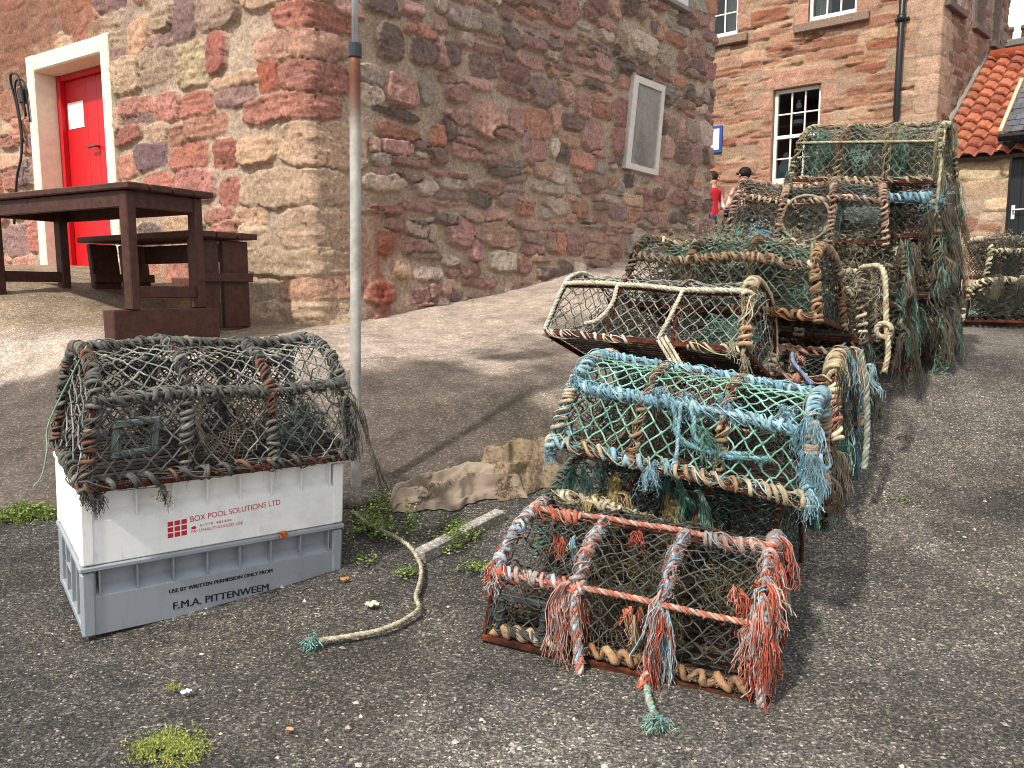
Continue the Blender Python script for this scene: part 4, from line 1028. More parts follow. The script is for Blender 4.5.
def net_sheet(mb, fn, nu, nv, r, cols, drop=.03, jit=.22, knot=1.9, wrap=False, mask=None):
    """diamond netting over fn(u, v) with u, v in 0..1"""
    i, j = np.meshgrid(np.arange(nu + 1), np.arange(nv + 1), indexing='ij'); ok = (i + j) % 2 == 0
    u = i / nu + rng.normal(size=i.shape) * jit * .35 / nu; v = j / nv + rng.normal(size=i.shape) * jit * .35 / nv
    if wrap: u[-1] = u[0] + 1
    u2 = u if wrap else np.clip(u, 0, 1); v2 = np.clip(v, 0, 1)
    P = fn(u2.ravel(), v2.ravel()).reshape(nu + 1, nv + 1, 3)
    E = []
    for dj in (1, -1):
        a = (i[:-1], j[:-1]); sel = ok[:-1] & (j[:-1] + dj >= 0) & (j[:-1] + dj <= nv)
        I0 = i[:-1][sel]; J0 = j[:-1][sel]; E.append(np.stack([I0, J0, I0 + 1, J0 + dj], 1))
    E = np.concatenate(E)
    if mask is not None:
        mk = mask(E[:, [0, 2]].mean(1) / nu, E[:, [1, 3]].mean(1) / nv); E = E[mk]
    E = E[rng.random(len(E)) > drop]
    p0, p1 = P[E[:, 0], E[:, 1]], P[E[:, 2], E[:, 3]]
    ln = np.linalg.norm(p1 - p0, axis=1, keepdims=True); mid = (p0 + p1) / 2 + rng.normal(size=p0.shape) * .07 * ln
    c = pick(cols, len(E)); pn = vnoise(mid * 6 + 3, 12)[:, None]; c = c * (1 + .3 * pn)
    mb.tubes(np.stack([p0, mid, p1], 1), r, 4, c, cap=False)
    if knot:
        used = np.zeros(ok.shape, bool); used[E[:, 0], E[:, 1]] = True
        K_ = P[used]; mb.knots(K_ + rng.normal(size=K_.shape) * r * .3, r * knot * rng.uniform(.8, 1.3, len(K_)), pick(cols, len(K_)))

PY_ = spline(A([(0, -.325, 0), (0, -.318, .12), (0, -.300, .272), (0, -.245, .338), (0, -.14, .384), (0, .03, .398), (0, .16, .384), (0, .25, .338), (0, .300, .272), (0, .318, .12), (0, .325, 0)]), 10)
PD = np.r_[0, np.cumsum(np.linalg.norm(np.diff(PY_, axis=0), axis=1))]; PLEN = PD[-1]; PD = PD / PLEN
V_SH = float(np.interp(.276, np.linalg.norm(np.diff(PY_[:, 1:], axis=0), axis=1).cumsum() / 1, PD[1:]))

class Pot:
    def __init__(s, loc, yaw, pitch, roll, Lx, label, group='lobster pots stacked along the roadside', zs=1.0):
        s.zs = zs
        s.R = rot(yaw, pitch, roll); s.loc = A(loc, float); s.L = Lx
        s.root = empty('lobster_pot', s.loc, s.R); tag(s.root, label, 'lobster pot', group)
        s.floor = None; s.g = s.R.T @ A([0, 0, -1.]); s.frays = MB(); s.ph = rng.uniform(0, 6, 6)
        s.warp = rng.normal(size=6) * .008
    def S(s, u, v, off=0.0, sag=0.0):
        """u in -1..1 along, v in 0..1 round the hoop"""
        u = np.asarray(u, float); v = np.asarray(v, float)
        y = np.interp(v, PD, PY_[:, 1]); z = np.interp(v, PD, PY_[:, 2])
        e = 1e-3; ty = np.interp(v + e, PD, PY_[:, 1]) - np.interp(v - e, PD, PY_[:, 1]); tz = np.interp(v + e, PD, PY_[:, 2]) - np.interp(v - e, PD, PY_[:, 2])
        l = np.hypot(ty, tz) + 1e-9; ny, nz = -tz / l, ty / l
        cell = np.abs(np.sin(np.pi * (u + 1) * 1.5)); lump = np.sin(u * 9 + s.ph[0]) * np.sin(v * 11 + s.ph[1])
        o = off - sag * cell * (1 + .5 * lump)
        y = y + ny * o / s.L; z = z + nz * o / s.L
        xh = .5 - .043 * np.clip(z / .28, 0, 1.3)
        x = u * xh + s.warp[0] * np.sin(v * 5) ; y = y + s.warp[1] * np.sin(u * 3 + s.ph[2]); z = np.maximum(z + s.warp[2] * np.sin(u * 4 + s.ph[3]) * np.clip(z * 6, 0, 1), 0)
        return np.stack([x, y, z * s.zs], -1) * s.L
    def hoop_path(s, u, off=-.004, n=60): return s.S(np.full(n, u), np.linspace(0, 1, n), off)
    def rail_path(s, v, u0=-1, u1=1, off=0.0, sag=0.0, n=50): return s.S(np.linspace(u0, u1, n), np.full(n, v), off, sag)
    def base_path(s, side):
        L_ = s.L; c = {'f': ((-.5, -.325), (.5, -.325)), 'b': ((-.5, .325), (.5, .325)), 'l': ((-.5, -.325), (-.5, .325)), 'r': ((.5, -.325), (.5, .325))}[side]
        t = np.linspace(0, 1, 40)[:, None]; P = A([*c[0], .0]) * (1 - t) + A([*c[1], .0]) * t; P = P * L_; P[:, 2] += .012; return P
    def frame(s, slats=13, wood=('3a2a22', '4a372c', '2a201b'), rails=True):
        L_ = s.L; mb = MB()
        for y in (-.325, .325): mb.box((0, y * L_, .011), (L_, .012, .02), None, .003)
        for x in (-.5, -.167, .167, .5): mb.box((x * L_, 0, .0109), (.012, L_ * .65 - .014, .0195), None, .003)
        mb.build('base_frame', M['rust'], s.root)
        mb = MB()
        for k in range(slats):
            y = -.325 * L_ + .02 + (L_ * .65 - .04) * k / (slats - 1); w = (L_ * .65) / slats * rng.uniform(.42, .6)
            mb.box((0, y, .026), (L_ * .985, w, .009), rot(rng.normal() * .004, 0, 0), .002, hx(wood[k % len(wood)]) * rng.uniform(.7, 1.2))
        mb.build('base_slats', M['wood'], s.root)
        s.hoops = []
        for u in (-1, -.333, .333, 1):
            mb = MB(); mb.tube(s.hoop_path(u), .0072, 7); s.hoops.append(mb.build('hoop', M['rust'], s.root))
        s.rails = []
        if rails:
            for v in (V_SH, .5, 1 - V_SH):
                mb = MB(); mb.tube(s.rail_path(v, off=-.006), .006, 6); s.rails.append(mb.build('rail', M['rust'], s.root))
    def netting(s, cols, r=.0022, a=.026, b=.027, sag=.018, drop=.03, mask=None, ends=True, ecols=None, knot=1.9):
        mb = MB(); nu = int(s.L / a); nv = int(PLEN * s.L / b); nu += nu % 2; nv += nv % 2
        net_sheet(mb, lambda u, v: s.S(u * 2 - 1, v, .002, sag), nu, nv, r, cols, drop, mask=mask, knot=knot)
        if ends:
            for u in (-1, 1):
                def fn(q, h):
                    y = (q * 2 - 1); vv = .5 + .5 * y; top = s.S(np.full(len(q), u), vv); bot = top * A([1, 1, 0]); bot[:, 0] = u * .5 * s.L
                    P = bot * (1 - h[:, None]) + top * h[:, None]; P[:, 0] -= u * .012 * np.sin(np.pi * h); return P
                net_sheet(mb, fn, int(s.L * .66 / a) // 2 * 2, int(s.L * .34 / b) // 2 * 2, r, ecols or cols, drop, knot=knot)
        s.net = mb.build('netting', M['fibre'], s.root)
    def inner(s, cols, r=.0016):
        """inner chamber net and dividing panels"""
        mb = MB(); L_ = s.L
        for u in (-.333, .333):
            def fn(q, h, u=u):
                top = s.S(np.full(len(q), u), .14 + .72 * q); bot = top * A([1, 1, 0]); P = bot * (1 - h[:, None]) + top * h[:, None]
                P[:, 0] += .03 * np.sin(q * 5 + h * 3); return P
            net_sheet(mb, fn, 18, 12, r, cols, .06, knot=0)
        def f2(q, h): return np.stack([(q * 2 - 1) * .46 * L_, (-.24 + .5 * h) * L_, (.05 + .2 * h + .05 * np.sin(q * 7) * np.sin(3 * h)) * L_], -1)
        net_sheet(mb, f2, 30, 18, r, cols, .1, knot=0)
        def f3(q, h): return s.S((q * 2 - 1) * .96, .56 + .44 * h, -.025 - .02 * np.sin(q * 11) * np.sin(h * 6))
        net_sheet(mb, f3, 56, 30, r * 1.25, cols + DKNET, .04, knot=0, jit=.7)
        def f4(q, h): return np.stack([(q * 2 - 1) * .44 * L_, (-.05 + .3 * h) * L_, (.06 + .26 * h * s.zs + .03 * np.sin(q * 17) * np.sin(6 * h)) * L_], -1)
        net_sheet(mb, f4, 44, 20, r * 1.2, cols + DKNET, .12, knot=0, jit=.9)
        mb.build('inner_netting', M['fibre'], s.root)
    def coilrope(s, path, parent, Rb, rr, pitch, cols, cover=1., name='rope_lashing', fz=0, fcols=None, flen=.03, loose=.25, fray=True):
        mb = MB(); coil(mb, path, Rb, rr, pitch, cols, cover, loose=loose, fray=fray)
        if fz: fuzz(mb, path, fz, flen, .0009, fcols or cols, Rb + rr, s.g)
        if mb.n: mb.build(name, M['fibre'], parent)
    def twist(s, path, R, cols, name='rope', parent=None, fz=0, flen=.02):
        mb = MB(); rope(mb, path, R, cols)
        if fz: fuzz(mb, path, fz, flen, .0008, cols, R, s.g)
        mb.build(name, M['fibre'], parent or s.root)
    def funnel(s, u, v, r0, r1, depth, cols, a=.011, r=.0012, ring=None):
        c = s.S(np.array([u]), np.array([v]))[0]; e = .01; t1 = s.S(np.array([u + e]), np.array([v]))[0] - c; t2 = s.S(np.array([u]), np.array([v + e]))[0] - c
        t1 /= np.linalg.norm(t1); t2 = t2 - t1 * np.dot(t1, t2); t2 /= np.linalg.norm(t2); n = np.cross(t1, t2); n = n if np.dot(n, A([0, 0, .15 * s.L]) - c) > 0 else -n
        mb = MB()
        def fn(q, h):
            rr_ = r0 * (1 - h) + r1 * h; th = q * 2 * np.pi; wob = 1 + .08 * np.sin(th * 3 + 2 * h)
            return c + (rr_ * wob * np.cos(th))[:, None] * t1 + (rr_ * wob * np.sin(th))[:, None] * t2 + (.008 + depth * h)[:, None] * n
        nu = int(2 * np.pi * r0 / a) // 2 * 2; net_sheet(mb, fn, nu, max(6, int(depth / a) // 2 * 2), r, cols, .02, wrap=True, knot=0)
        th = np.linspace(0, 2 * np.pi, 40)
        rp_ = c + n * (.008 + depth) + r1 * (np.cos(th)[:, None] * t1 + np.sin(th)[:, None] * t2); mb.tube(rp_, .004, 6, hx('2a2a2a'))
        if ring is not None:
            rp_ = c + n * .004 + r0 * (np.cos(th)[:, None] * t1 + np.sin(th)[:, None] * t2); mb.tube(rp_, .008, 7, ring); fuzz(mb, rp_, 160, .012, .001, [ring], .008)
        mb.build('entrance_funnel', M['fibre'], s.root)
    def hatch(s, u, v, w, h, col):
        c = s.S(np.array([u]), np.array([v]), .004)[0]; e = .02; t1 = s.S(np.array([u + e]), np.array([v]))[0] - s.S(np.array([u - e]), np.array([v]))[0]; t2 = s.S(np.array([u]), np.array([v + e]))[0] - s.S(np.array([u]), np.array([v - e]))[0]
        t1 /= np.linalg.norm(t1); t2 /= np.linalg.norm(t2); n = np.cross(t1, t2); Rm = np.column_stack([t1, t2, n]); mb = MB()
        for k in (-1, 1): mb.box(c + t2 * k * (h / 2), (w + .018, .018, .012), Rm, .003, col); mb.box(c + t1 * k * (w / 2), (.018, h - .019, .0115), Rm, .003, col)
        o = mb.build('escape_hatch', M['wood'], s.root)
        q = c + A([(-w / 2, -h / 2), (w / 2, -h / 2), (w / 2, h / 2), (-w / 2, h / 2), (-w / 2, -h / 2)])[:, :1] * t1 + A([(-w / 2, -h / 2), (w / 2, -h / 2), (w / 2, h / 2), (-w / 2, h / 2), (-w / 2, -h / 2)])[:, 1:] * t2
        s.coilrope(resample(q, .01), o, .009, .003, .03, [hx('5f6461'), hx('4a4f4d')], 1., fz=60, flen=.015)
    def bundle(s, c, rad_, cols, n=18, r=.0014, name='net_bundle'):
        mb = MB(); c = A(c, float) * s.L; rad_ = A(rad_, float) * s.L; ph = rng.uniform(0, 6, 4)
        def fn(q, h):
            th, fi = q * 2 * np.pi, (h - .5) * 2.6; k = 1 + .25 * np.sin(th * 3 + ph[0]) * np.sin(fi * 4 + ph[1]) + .15 * np.sin(th * 7 + ph[2])
            return c + np.stack([np.cos(fi) * np.cos(th) * rad_[0] * k, np.cos(fi) * np.sin(th) * rad_[1] * k, np.sin(fi) * rad_[2] * k], -1)
        net_sheet(mb, fn, n * 2, n, r, cols, .03, wrap=True, knot=0, jit=.8); 
        def fn2(q, h): return c + (fn(q, h) - c) * .7
        net_sheet(mb, fn2, n * 2, n, r, cols, .03, wrap=True, knot=0, jit=1.)
        mb.build(name, M['fibre'], s.root)
    def drape(s, u, v, n, ln, cols, spread=.35, r=.0011, bundle=.012, d0=None, off=.008):
        c = s.S(np.array([u]), np.array([v]), off)[0]; tassel(s.frays, c, (c - A([0, 0, .15 * s.L])) / (np.linalg.norm(c - A([0, 0, .15 * s.L])) + 1e-6) * .5 if d0 is None else A(d0, float), n, ln, cols, s.g, spread, r, bundle=bundle, floor=s.floor)
    def drape_net(s, u0, u1, v0, drop, cols, seed, r=.0024, end=True, nu=22, nv=20, off=.02):
        """torn sheet of netting hung over the end or the front of the pot"""
        mb = MB(); ph = rng.uniform(0, 6, 4)
        def fn(q, h):
            if end: top = s.S(np.full(len(q), 1.0), u0 + (u1 - u0) * q, off); nrm = A([1., 0, 0])
            else: top = s.S(u0 + (u1 - u0) * q, np.full(len(q), v0), off); nrm = A([0, -1., 0])
            f = off + .035 * (np.sin(q * 13 + ph[0] + 2 * h) + .6 * np.sin(q * 29 + ph[1])) * (.25 + h)
            g = s.g; ln = drop * h * (1 + .3 * np.sin(q * 7 + ph[2]) + .15 * np.sin(q * 19 + ph[3]))
            return top + nrm * f[:, None] + g * ln[:, None]
        net_sheet(mb, fn, nu, nv, r, cols, .1, jit=.9, knot=1.6)
        mb.build('draped_net', M['fibre'], s.root)
    def litter(s, n, cols, ln=.05):
        u = rng.uniform(-1, 1, n); v = rng.uniform(0, 1, n); P = s.S(u, v, -.004); d = rng.normal(size=(n, 3)); l = (ln * rng.uniform(.3, 1, n))[:, None]
        p1 = P + d * l * .3 + s.g * l * .1; p2 = p1 + rng.normal(size=(n, 3)) * l * .3 + s.g * l * .2
        s.frays.tubes(np.stack([P, p1, p2], 1), .001 * rng.uniform(.6, 1.4, n), 3, pick(cols, n), cap=False)
    def done(s):
        if s.frays.n: tag(s.frays.build('frayed_twine', M['fibre'], s.root), kind='stuff')
    def w2l(s, P): return (np.asarray(P, float) - s.loc) @ s.R

def H_(*a): return [hx(x) for x in a]
GREY = H_('4b4d4c', '5a5b57', '3d403f', '66665f'); DKNET = H_('2e3432', '3b423e', '46504a', '2a2e2e'); OLD = H_('5c5646', '4b4538', '6d6552', '3b3a34')
MINT = H_('82bda3', '8dbda8', '6fa08c', '9ac7b5', '79a892'); BLUE = H_('94bccb', '82afc0', 'abcdd6', '71a1b6', '9fc6cb'); TEAL = H_('578d7c', '679c8a', '467264', '82b2a1')
CORAL = H_('d0735c', 'c56049', 'd99480', 'b95b46'); PALEB = H_('a9c2cc', '8fb3c4', 'c2ccca', '7da1b5'); TAN = H_('b08a62', '9b7450', 'c29d74', '7d5c42'); CREAM = H_('cfc3a4', 'bdb092', 'ddd3b8', 'a99d80')
STRAW = H_('cdb57a', 'bba267', 'd8c48e', 'a78f5a'); PEACH = H_('b39580', 'a28370', 'c0a893', '84695a'); RUSTY = H_('8f5f42', 'a0734f', '734a35'); BRN = H_('62564a', '75685a', '51483d')

# ================================================================== THE POTS
def weathered(p, net, wrapc, cover=.7, rr=.007, pitch=.022, inner=True, fz=120, tag_end=True, netr=.002, rails=True, **kw):
    p.frame(); p.netting(net, r=netr, **kw)
    if inner: p.inner(OLD + DKNET)
    p.bundle((-.3, .0, .19), (.17, .22, .15), OLD + DKNET, 14, .0022, 'weed_mass'); p.bundle((.26, .02, .18), (.19, .22, .15), DKNET + OLD, 14, .0022, 'weed_mass')
    for u, o in zip((-1, -.333, .333, 1), p.hoops): p.coilrope(p.hoop_path(u), o, .008, rr, pitch, wrapc, cover, fz=fz)
    for v, o in zip((V_SH, .5, 1 - V_SH), p.rails): p.coilrope(p.rail_path(v, off=-.004), o, .007, rr, pitch * 1.2, wrapc, cover, fz=fz)

# pot standing on the fish boxes
pz = Cc + RC_ @ A([.012, .0, hg + hw + .002])
p = Pot(pz, .645, .085, .012, .80, 'grey weathered lobster pot standing alone on the two fish boxes', 'lobster pots stacked on boxes', 1.17)
p.frame(wood=('2a221d', '352a23', '201a17')); GR = H_('6a6b67', '5b5d5a', '7b7b74', '4c4e4c')
p.netting(H_('8d908b', '9c9d97', '7b7f7b', '6c706d'), r=.0027, a=.029, b=.029); p.inner(DKNET + OLD[3:])
for u, o in zip((-1, -.333, .333, 1), p.hoops): p.coilrope(p.hoop_path(u), o, .008, .0075, .022, GR + ([hx('7d4d36')] if u in (-1, .333) else []), .95, fz=260, flen=.022)
for v, o in zip((V_SH, .5, 1 - V_SH), p.rails): p.coilrope(p.rail_path(v, off=-.003), o, .009, .008, .028, GR, 1., fz=300, flen=.022); p.twist(p.rail_path(v, off=.005), .0075, GR[:3], 'rail_rope', o)
for sd in 'flr': p.coilrope(p.base_path(sd) + A([0, 0, .01]), p.root, .011, .008, .05, GR + H_('7d5a44'), .9, 'base_lashing', fz=160, flen=.02)
p.funnel(0.02, .13, .115, .055, .17, H_('8d7d68', '7b6d5a', '9c8c76')); p.hatch(-.70, .125, .105, .085, hx('5f6664'))
p.bundle((.33, -.12, .12), (.13, .1, .1), H_('6f7f74', '8a8f82', '5d6a62'), 12, .002)
p.litter(500, OLD + GREY, .045)
for u, v, n, l in ((-1, .02, 60, .06), (-.9, .0, 70, .05), (-.5, .0, 50, .07), (1, .15, 120, .2), (1, .2, 90, .26), (1, .3, 80, .16), (-1, .35, 50, .07)): p.drape(u, v, n, l, GR + H_('8a7f6c'), .5)
for a in range(3): p.twist(spline(p.S(A([.98, 1.0, 1.02, .99]), A([.2, .16, .12, .05]), .02) + A([[0, 0, 0], [.03, -.02 * a, -.02], [.06, -.01, -.1], [.1 + .02 * a, .0, -.17]]), 8), .006, H_('8a8474', '7a7566', '6a675c'), 'loose_rope_end', fz=40)
p.done(); P_box = p

# nearest pot, coral and blue twine, on the tarmac
p = Pot((.380, 2.200, .006), -.438, .09, .035, .785, 'nearest lobster pot on the tarmac lashed with coral and pale blue twine')
p.floor = .004
p.frame(); p.netting(H_('3d4443', '4b524f', '5b625f', '333938'), r=.0023, a=.027, b=.027, sag=.022, mask=lambda u, v: ~((u > .72) & (v > .05) & (v < .07))); p.inner(OLD + H_('6d6440'))
CO = CORAL + H_('e0a08c', 'c9b4a6')
for v, o in zip((V_SH, .5, 1 - V_SH), p.rails): p.twist(p.rail_path(v, off=.012, sag=.004), .0085, H_('c4806c', 'c9ac9c', 'b4644f'), 'rail_rope', o, fz=120)
MIX = CORAL[1:3] + PALEB[:2] + H_('c9b4a6', 'b59a8c', 'c08a78', 'a8a098')
p.coilrope(p.rail_path(V_SH, -1, -.28, off=0), p.rails[0], .010, .0075, .026, MIX, .85, fz=220, flen=.03)
p.coilrope(p.rail_path(.5, -1, -.55, off=0), p.rails[1], .010, .0075, .026, CORAL + PEACH, .85, fz=160, flen=.03)
p.coilrope(p.rail_path(.5, .5, 1, off=0), p.rails[1], .011, .008, .026, MIX, .9, fz=240, flen=.03)
for u, o, (a, b) in ((-1, p.hoops[0], (.22, .6)), (-.333, p.hoops[1], (.24, .5)), (.333, p.hoops[2], (.24, .5)), (1, p.hoops[3], (.05, .75))):
    p.coilrope(p.S(np.full(40, u), np.linspace(a, b, 40), .0), o, .008, .0075, .026, MIX, .65, fz=420, flen=.035); p.twist(p.S(np.full(40, u) + .015 * np.sin(np.arange(40) * .5), np.linspace(a, b, 40), .012), .006, MIX[:1] + MIX[2:4], 'hoop_rope', o, fz=120, flen=.03)
for a, b in ((-.96, -.38), (-.3, .28), (.36, .97)):
    p.coilrope(p.rail_path(.045, a, b, off=-.006), p.root, .004, .0125, .05, H_('a9825e', 'b8946f', '9c7049', 'c4ab8c'), 1.3, 'base_lashing', fz=90, flen=.012, loose=.02, fray=False)
p.hatch(-.72, .105, .13, .1, hx('33383a')); p.funnel(0, .13, .1, .05, .15, H_('7b6d55', '5f553f'))
p.bundle((.02, -.02, .17), (.16, .12, .12), H_('5d5638', '4a452e', '6d6446'), 14, .0016, 'weed_mass'); p.bundle((.33, 0, .2), (.15, .12, .1), H_('5d5638', '6d6348', '4a452e'), 14, .0016, 'weed_mass')
p.litter(700, H_('4b4838', '5d5840', '3d3f3a'), .06)
FR = CORAL + PALEB + H_('d5c6b8'); MIX2 = CORAL + PALEB[:1] + H_('d9a493', 'd8b8aa', 'cfc0b2', 'e08a70')
for u, v, n, l, c in ((-.33, V_SH, 130, .27, FR), (-.31, V_SH, 60, .2, PALEB + CORAL), (.30, V_SH, 70, .34, CORAL + H_('d5b0a0')), (.335, V_SH, 60, .24, PALEB + H_('6f94a8')), (.12, V_SH - .02, 90, .11, CREAM + CORAL[:1]), (-.62, .36, 40, .13, CORAL), (-.5, .36, 40, .14, PALEB + BLUE), (-.98, .3, 90, .1, FR), (-1, .2, 70, .08, CORAL + PALEB), (1.0, .36, 180, .16, CORAL + H_('d9a79a')), (1.0, .3, 140, .22, FR), (1.0, .22, 160, .2, CORAL + PALEB[:1]), (.97, .2, 110, .2, H_('d9c9c0', 'c4b4aa') + CORAL), (1.02, .45, 160, .16, CORAL), (1.02, .6, 160, .18, CORAL + PALEB), (1.01, .42, 220, .13, MIX2), (1.01, .33, 240, .16, MIX2), (1.0, .27, 240, .18, MIX2), (.96, .24, 140, .14, MIX2), (-1.0, .24, 200, .1, MIX2), (-.36, V_SH, 160, .22, MIX2), (.32, V_SH, 120, .25, MIX2), (.0, .45, 30, .09, CORAL), (.85, .3, 80, .1, CORAL)):
    p.drape(u, v, int(n * .8), l, c, .45, .0017, .022)
e = p.S(A([.36]), A([.0]), .02)[0]
for k, (pts, cl) in enumerate(((((.30, V_SH, .01), (.29, .14, .03), (.27, .07, .03), (.22, .0, .06)), H_('d97a62', 'd9b8a8', 'c46650')), (((-.33, V_SH, .01), (-.3, .14, .02), (-.24, .06, .03), (-.2, .0, .05)), H_('d97a62', 'a8bfc9', 'c9b8ae')), (((.98, V_SH, .01), (.97, .14, .02), (.98, .08, .02), (.97, .02, .02)), H_('d9a090', 'b8c4c9', 'd8cdc4')))):
    p.twist(spline(A([p.S(A([a]), A([b]), o)[0] for a, b, o in pts]), 8), .012, cl, 'hanging_rope', fz=260, flen=.03)
tl = p.w2l(hit(650, 706)); tl2 = p.w2l(hit(656, 742)); s0 = p.S(A([.25]), A([.01]), .03)[0]
p.twist(spline(A([s0, p.w2l(hit(648, 700, 1.2) + A([0, 0, .012])), p.w2l(hit(655, 722, 1.2) + A([0, 0, .012]))]), 8), .009, H_('8fbcb0', 'b8a68a', '9fc4b8'), 'loose_rope_end', fz=60)
s0 = p.w2l(hit(655, 722, 1.2) + A([0, 0, .012]))
tassel(p.frays, s0, (tl2 - s0) / np.linalg.norm(tl2 - s0) * 2, 120, .075, H_('8fc0b4', '7fb0a4', 'a5cfc4', 'cbb28c'), p.g * .1, .5, .0013)
p.done(); P1 = p

p = Pot((.545, 2.59, .065), -.44, .0, .115, .78, 'dark half collapsed pot with straw coloured frays under the mint green pot')
p.frame(); TM = H_('3f5f55', '4d7768', '2f4a43', '394440')
p.netting(TM, r=.0018, a=.026, b=.026, sag=.03, drop=.07, mask=lambda u, v: ~((u > .55) & (v < .3)) & ~((u > .22) & (u < .55) & (v < .16))); p.inner(DKNET)
p.coilrope(p.hoop_path(-1), p.hoops[0], .007, .006, .02, TEAL + GREY, .6, fz=200)
p.coilrope(p.rail_path(V_SH, -1, .1, off=0), p.rails[0], .008, .0085, .034, CREAM + STRAW[:1], .9, fz=200)
p.twist(p.rail_path(V_SH, -.7, .1, off=.012), .006, CREAM[:3], 'rail_rope', p.rails[0], fz=80)
for u, v, n, l in ((-.45, V_SH + .1, 200, .12), (-.38, V_SH + .05, 120, .1), (.08, V_SH + .06, 260, .13), (.14, V_SH + .04, 160, .12), (-.6, V_SH, 80, .09)): p.drape(u, v, n, l, STRAW, .45, .0012, .03)
for u, v, n, l in ((.2, V_SH + .1, 120, .2), (.3, V_SH + .1, 90, .2), (-.9, .3, 120, .09), (-.75, .33, 90, .1), (0, .4, 120, .16)): p.drape(u, v, n, l, TEAL + H_('8fb5a5', '7fb2a0'), .6, .0012, .04)
for u, v, n, l in ((1.0, V_SH, 90, .2), (1.02, .15, 60, .16)): p.drape(u, v, n, l, TEAL + OLD, .6, .0012, .03)
p.litter(500, TEAL + OLD, .06); p.done()

p = Pot((.583, 2.505, .418), -.444, -.09, .132, .785, 'mint green netted pot wrapped in fuzzy light blue rope')
p.frame(); p.netting(MINT, r=.0031, a=.0285, b=.03, sag=.012, drop=.012, ecols=H_('57757a', '6a8f95', '4a5c60')); p.inner(H_('4b453a', '3b3f3a'))
BM = BLUE + H_('b7a07c', 'c2b292')
for u, o in zip((-1, -.333, .333, 1), p.hoops):
    if abs(u) == 1: p.coilrope(p.hoop_path(u, 0), o, .010, .0085, .024, BM if u < 0 else BLUE + H_('a98f76'), .95, fz=700, fcols=BLUE, flen=.026)
    else: p.coilrope(p.hoop_path(u, 0), o, .008, .007, .03, H_('9a7a5a', 'b39a78', '7c5038'), .5, fz=150, fcols=BLUE, flen=.02)
for v, o in zip((V_SH, .5, 1 - V_SH), p.rails): p.coilrope(p.rail_path(v, off=0), o, .009, .0075, .028, BLUE, .9, fz=800, fcols=BLUE, flen=.026); p.twist(p.rail_path(v, off=.008), .008, H_('9cc4cf', '86b4c4', 'b8d3d4'), 'rail_rope', o)
for sd in 'frl': p.coilrope(p.base_path(sd) + A([0, 0, .012]), p.root, .012, .0085, .036, BM + H_('d0c5a6', 'b58f68'), .95, 'base_lashing', fz=420, fcols=BLUE + CREAM, flen=.022)
p.funnel(-.68, .145, .105, .05, .15, H_('7f715e', '93836c', '6a5f50'), r=.0016); p.funnel(-.05, .36, .1, .05, .12, H_('a8806e', '8f6a5c', 'b99480'), r=.0015)
for u in (-.05, .1): p.twist(spline(p.S(A([u - .1, u, u + .05, u + .28, u + .6]), A([V_SH + .02, .19, .13, .1, .12]), .012), 8), .007, H_('8fbcc9', '7ba6b8', '5f9c8d'), 'slack_rope', fz=160, flen=.03)
p.twist(spline(p.S(A([-.02, .0, .02, .0]), A([V_SH, .14, .08, .02]), .014), 8), .006, BLUE[:3], 'slack_rope', fz=60)
for u, v, n, l in ((-1, .0, 90, .06), (-1, .27, 120, .06), (-.15, .02, 120, .08), (.97, .25, 300, .12), (1, .15, 300, .14), (1, .05, 160, .08), (.3, .27, 120, .06), (.0, .26, 120, .07), (-.25, .26, 120, .06), (.8, .27, 160, .06)): p.drape(u, v, n, l, BLUE, .6, .0011, .025)
for u, v, n, l in ((.2, .16, 80, .1), (-.35, .36, 90, .08), (.3, .13, 60, .07)): p.drape(u, v, n, l, TEAL + MINT, .7, .0012, .03)
p.litter(200, BLUE + OLD, .03); p.done(); P3 = p

p = Pot((.591, 3.105, .712), -.548, -.33, .052, .80, 'cream roped pot tipped back to show the brown slats of its base')
p.frame(slats=15, wood=('30221d', '3c2a22', '241a16')); p.netting(H_('94948a', 'a3a398', '7b7d74', 'b0b0a4'), r=.0022, a=.025, b=.025, sag=.02); p.inner(H_('5d5a4c', '494a44'))
for v, o in zip((V_SH, 1 - V_SH), (p.rails[0], p.rails[2])): p.twist(p.rail_path(v, off=.012, sag=-.006), .0095, H_('ddd3bb', 'cfc4a8', 'e4dcc8'), 'rail_rope', o, fz=160)
p.twist(p.S(np.full(40, -1), np.linspace(.02, .5, 40), .008), .0085, H_('ddd6c2', 'cdc4ab', 'e6dfce'), 'hoop_rope', p.hoops[0], fz=60)
p.twist(p.S(np.full(40, 1), np.linspace(.3, .97, 40), .010), .0115, H_('ddcfae', 'c9b994', 'd6c8a6'), 'hoop_rope', p.hoops[3], fz=90)
p.coilrope(p.S(np.full(30, 1), np.linspace(.03, .32, 30), .0), p.hoops[3], .011, .0095, .034, CREAM + TAN[:1], .9, fz=200)
p.coilrope(p.rail_path(.012, -1, -.05, off=-.004), p.root, .008, .0065, .045, H_('e0d8c6', 'd2c8b2'), 1., 'base_lashing', loose=.1)
p.coilrope(p.rail_path(.012, .5, 1, off=-.004), p.root, .008, .0065, .05, CREAM, .7, 'base_lashing')
for pts in (((-.36, V_SH, .012), (-.34, .14, .02), (-.42, .07, .03), (-.55, .05, .03)), ((.36, V_SH, .012), (.3, .12, .02), (.22, .02, .02))): p.twist(spline(A([p.S(A([a]), A([b]), o)[0] for a, b, o in pts]), 8), .008, H_('ddd3bb', 'cfc4a8', 'e4dcc8'), 'tie_rope', fz=40)
q = [p.S(A([.22]), A([.015]), .02)[0], p.w2l(at(694, 400, 2.72)), p.w2l(at(712, 418, 2.62)), p.w2l(at(735, 428, 2.58)), p.w2l(at(760, 434, 2.55))]
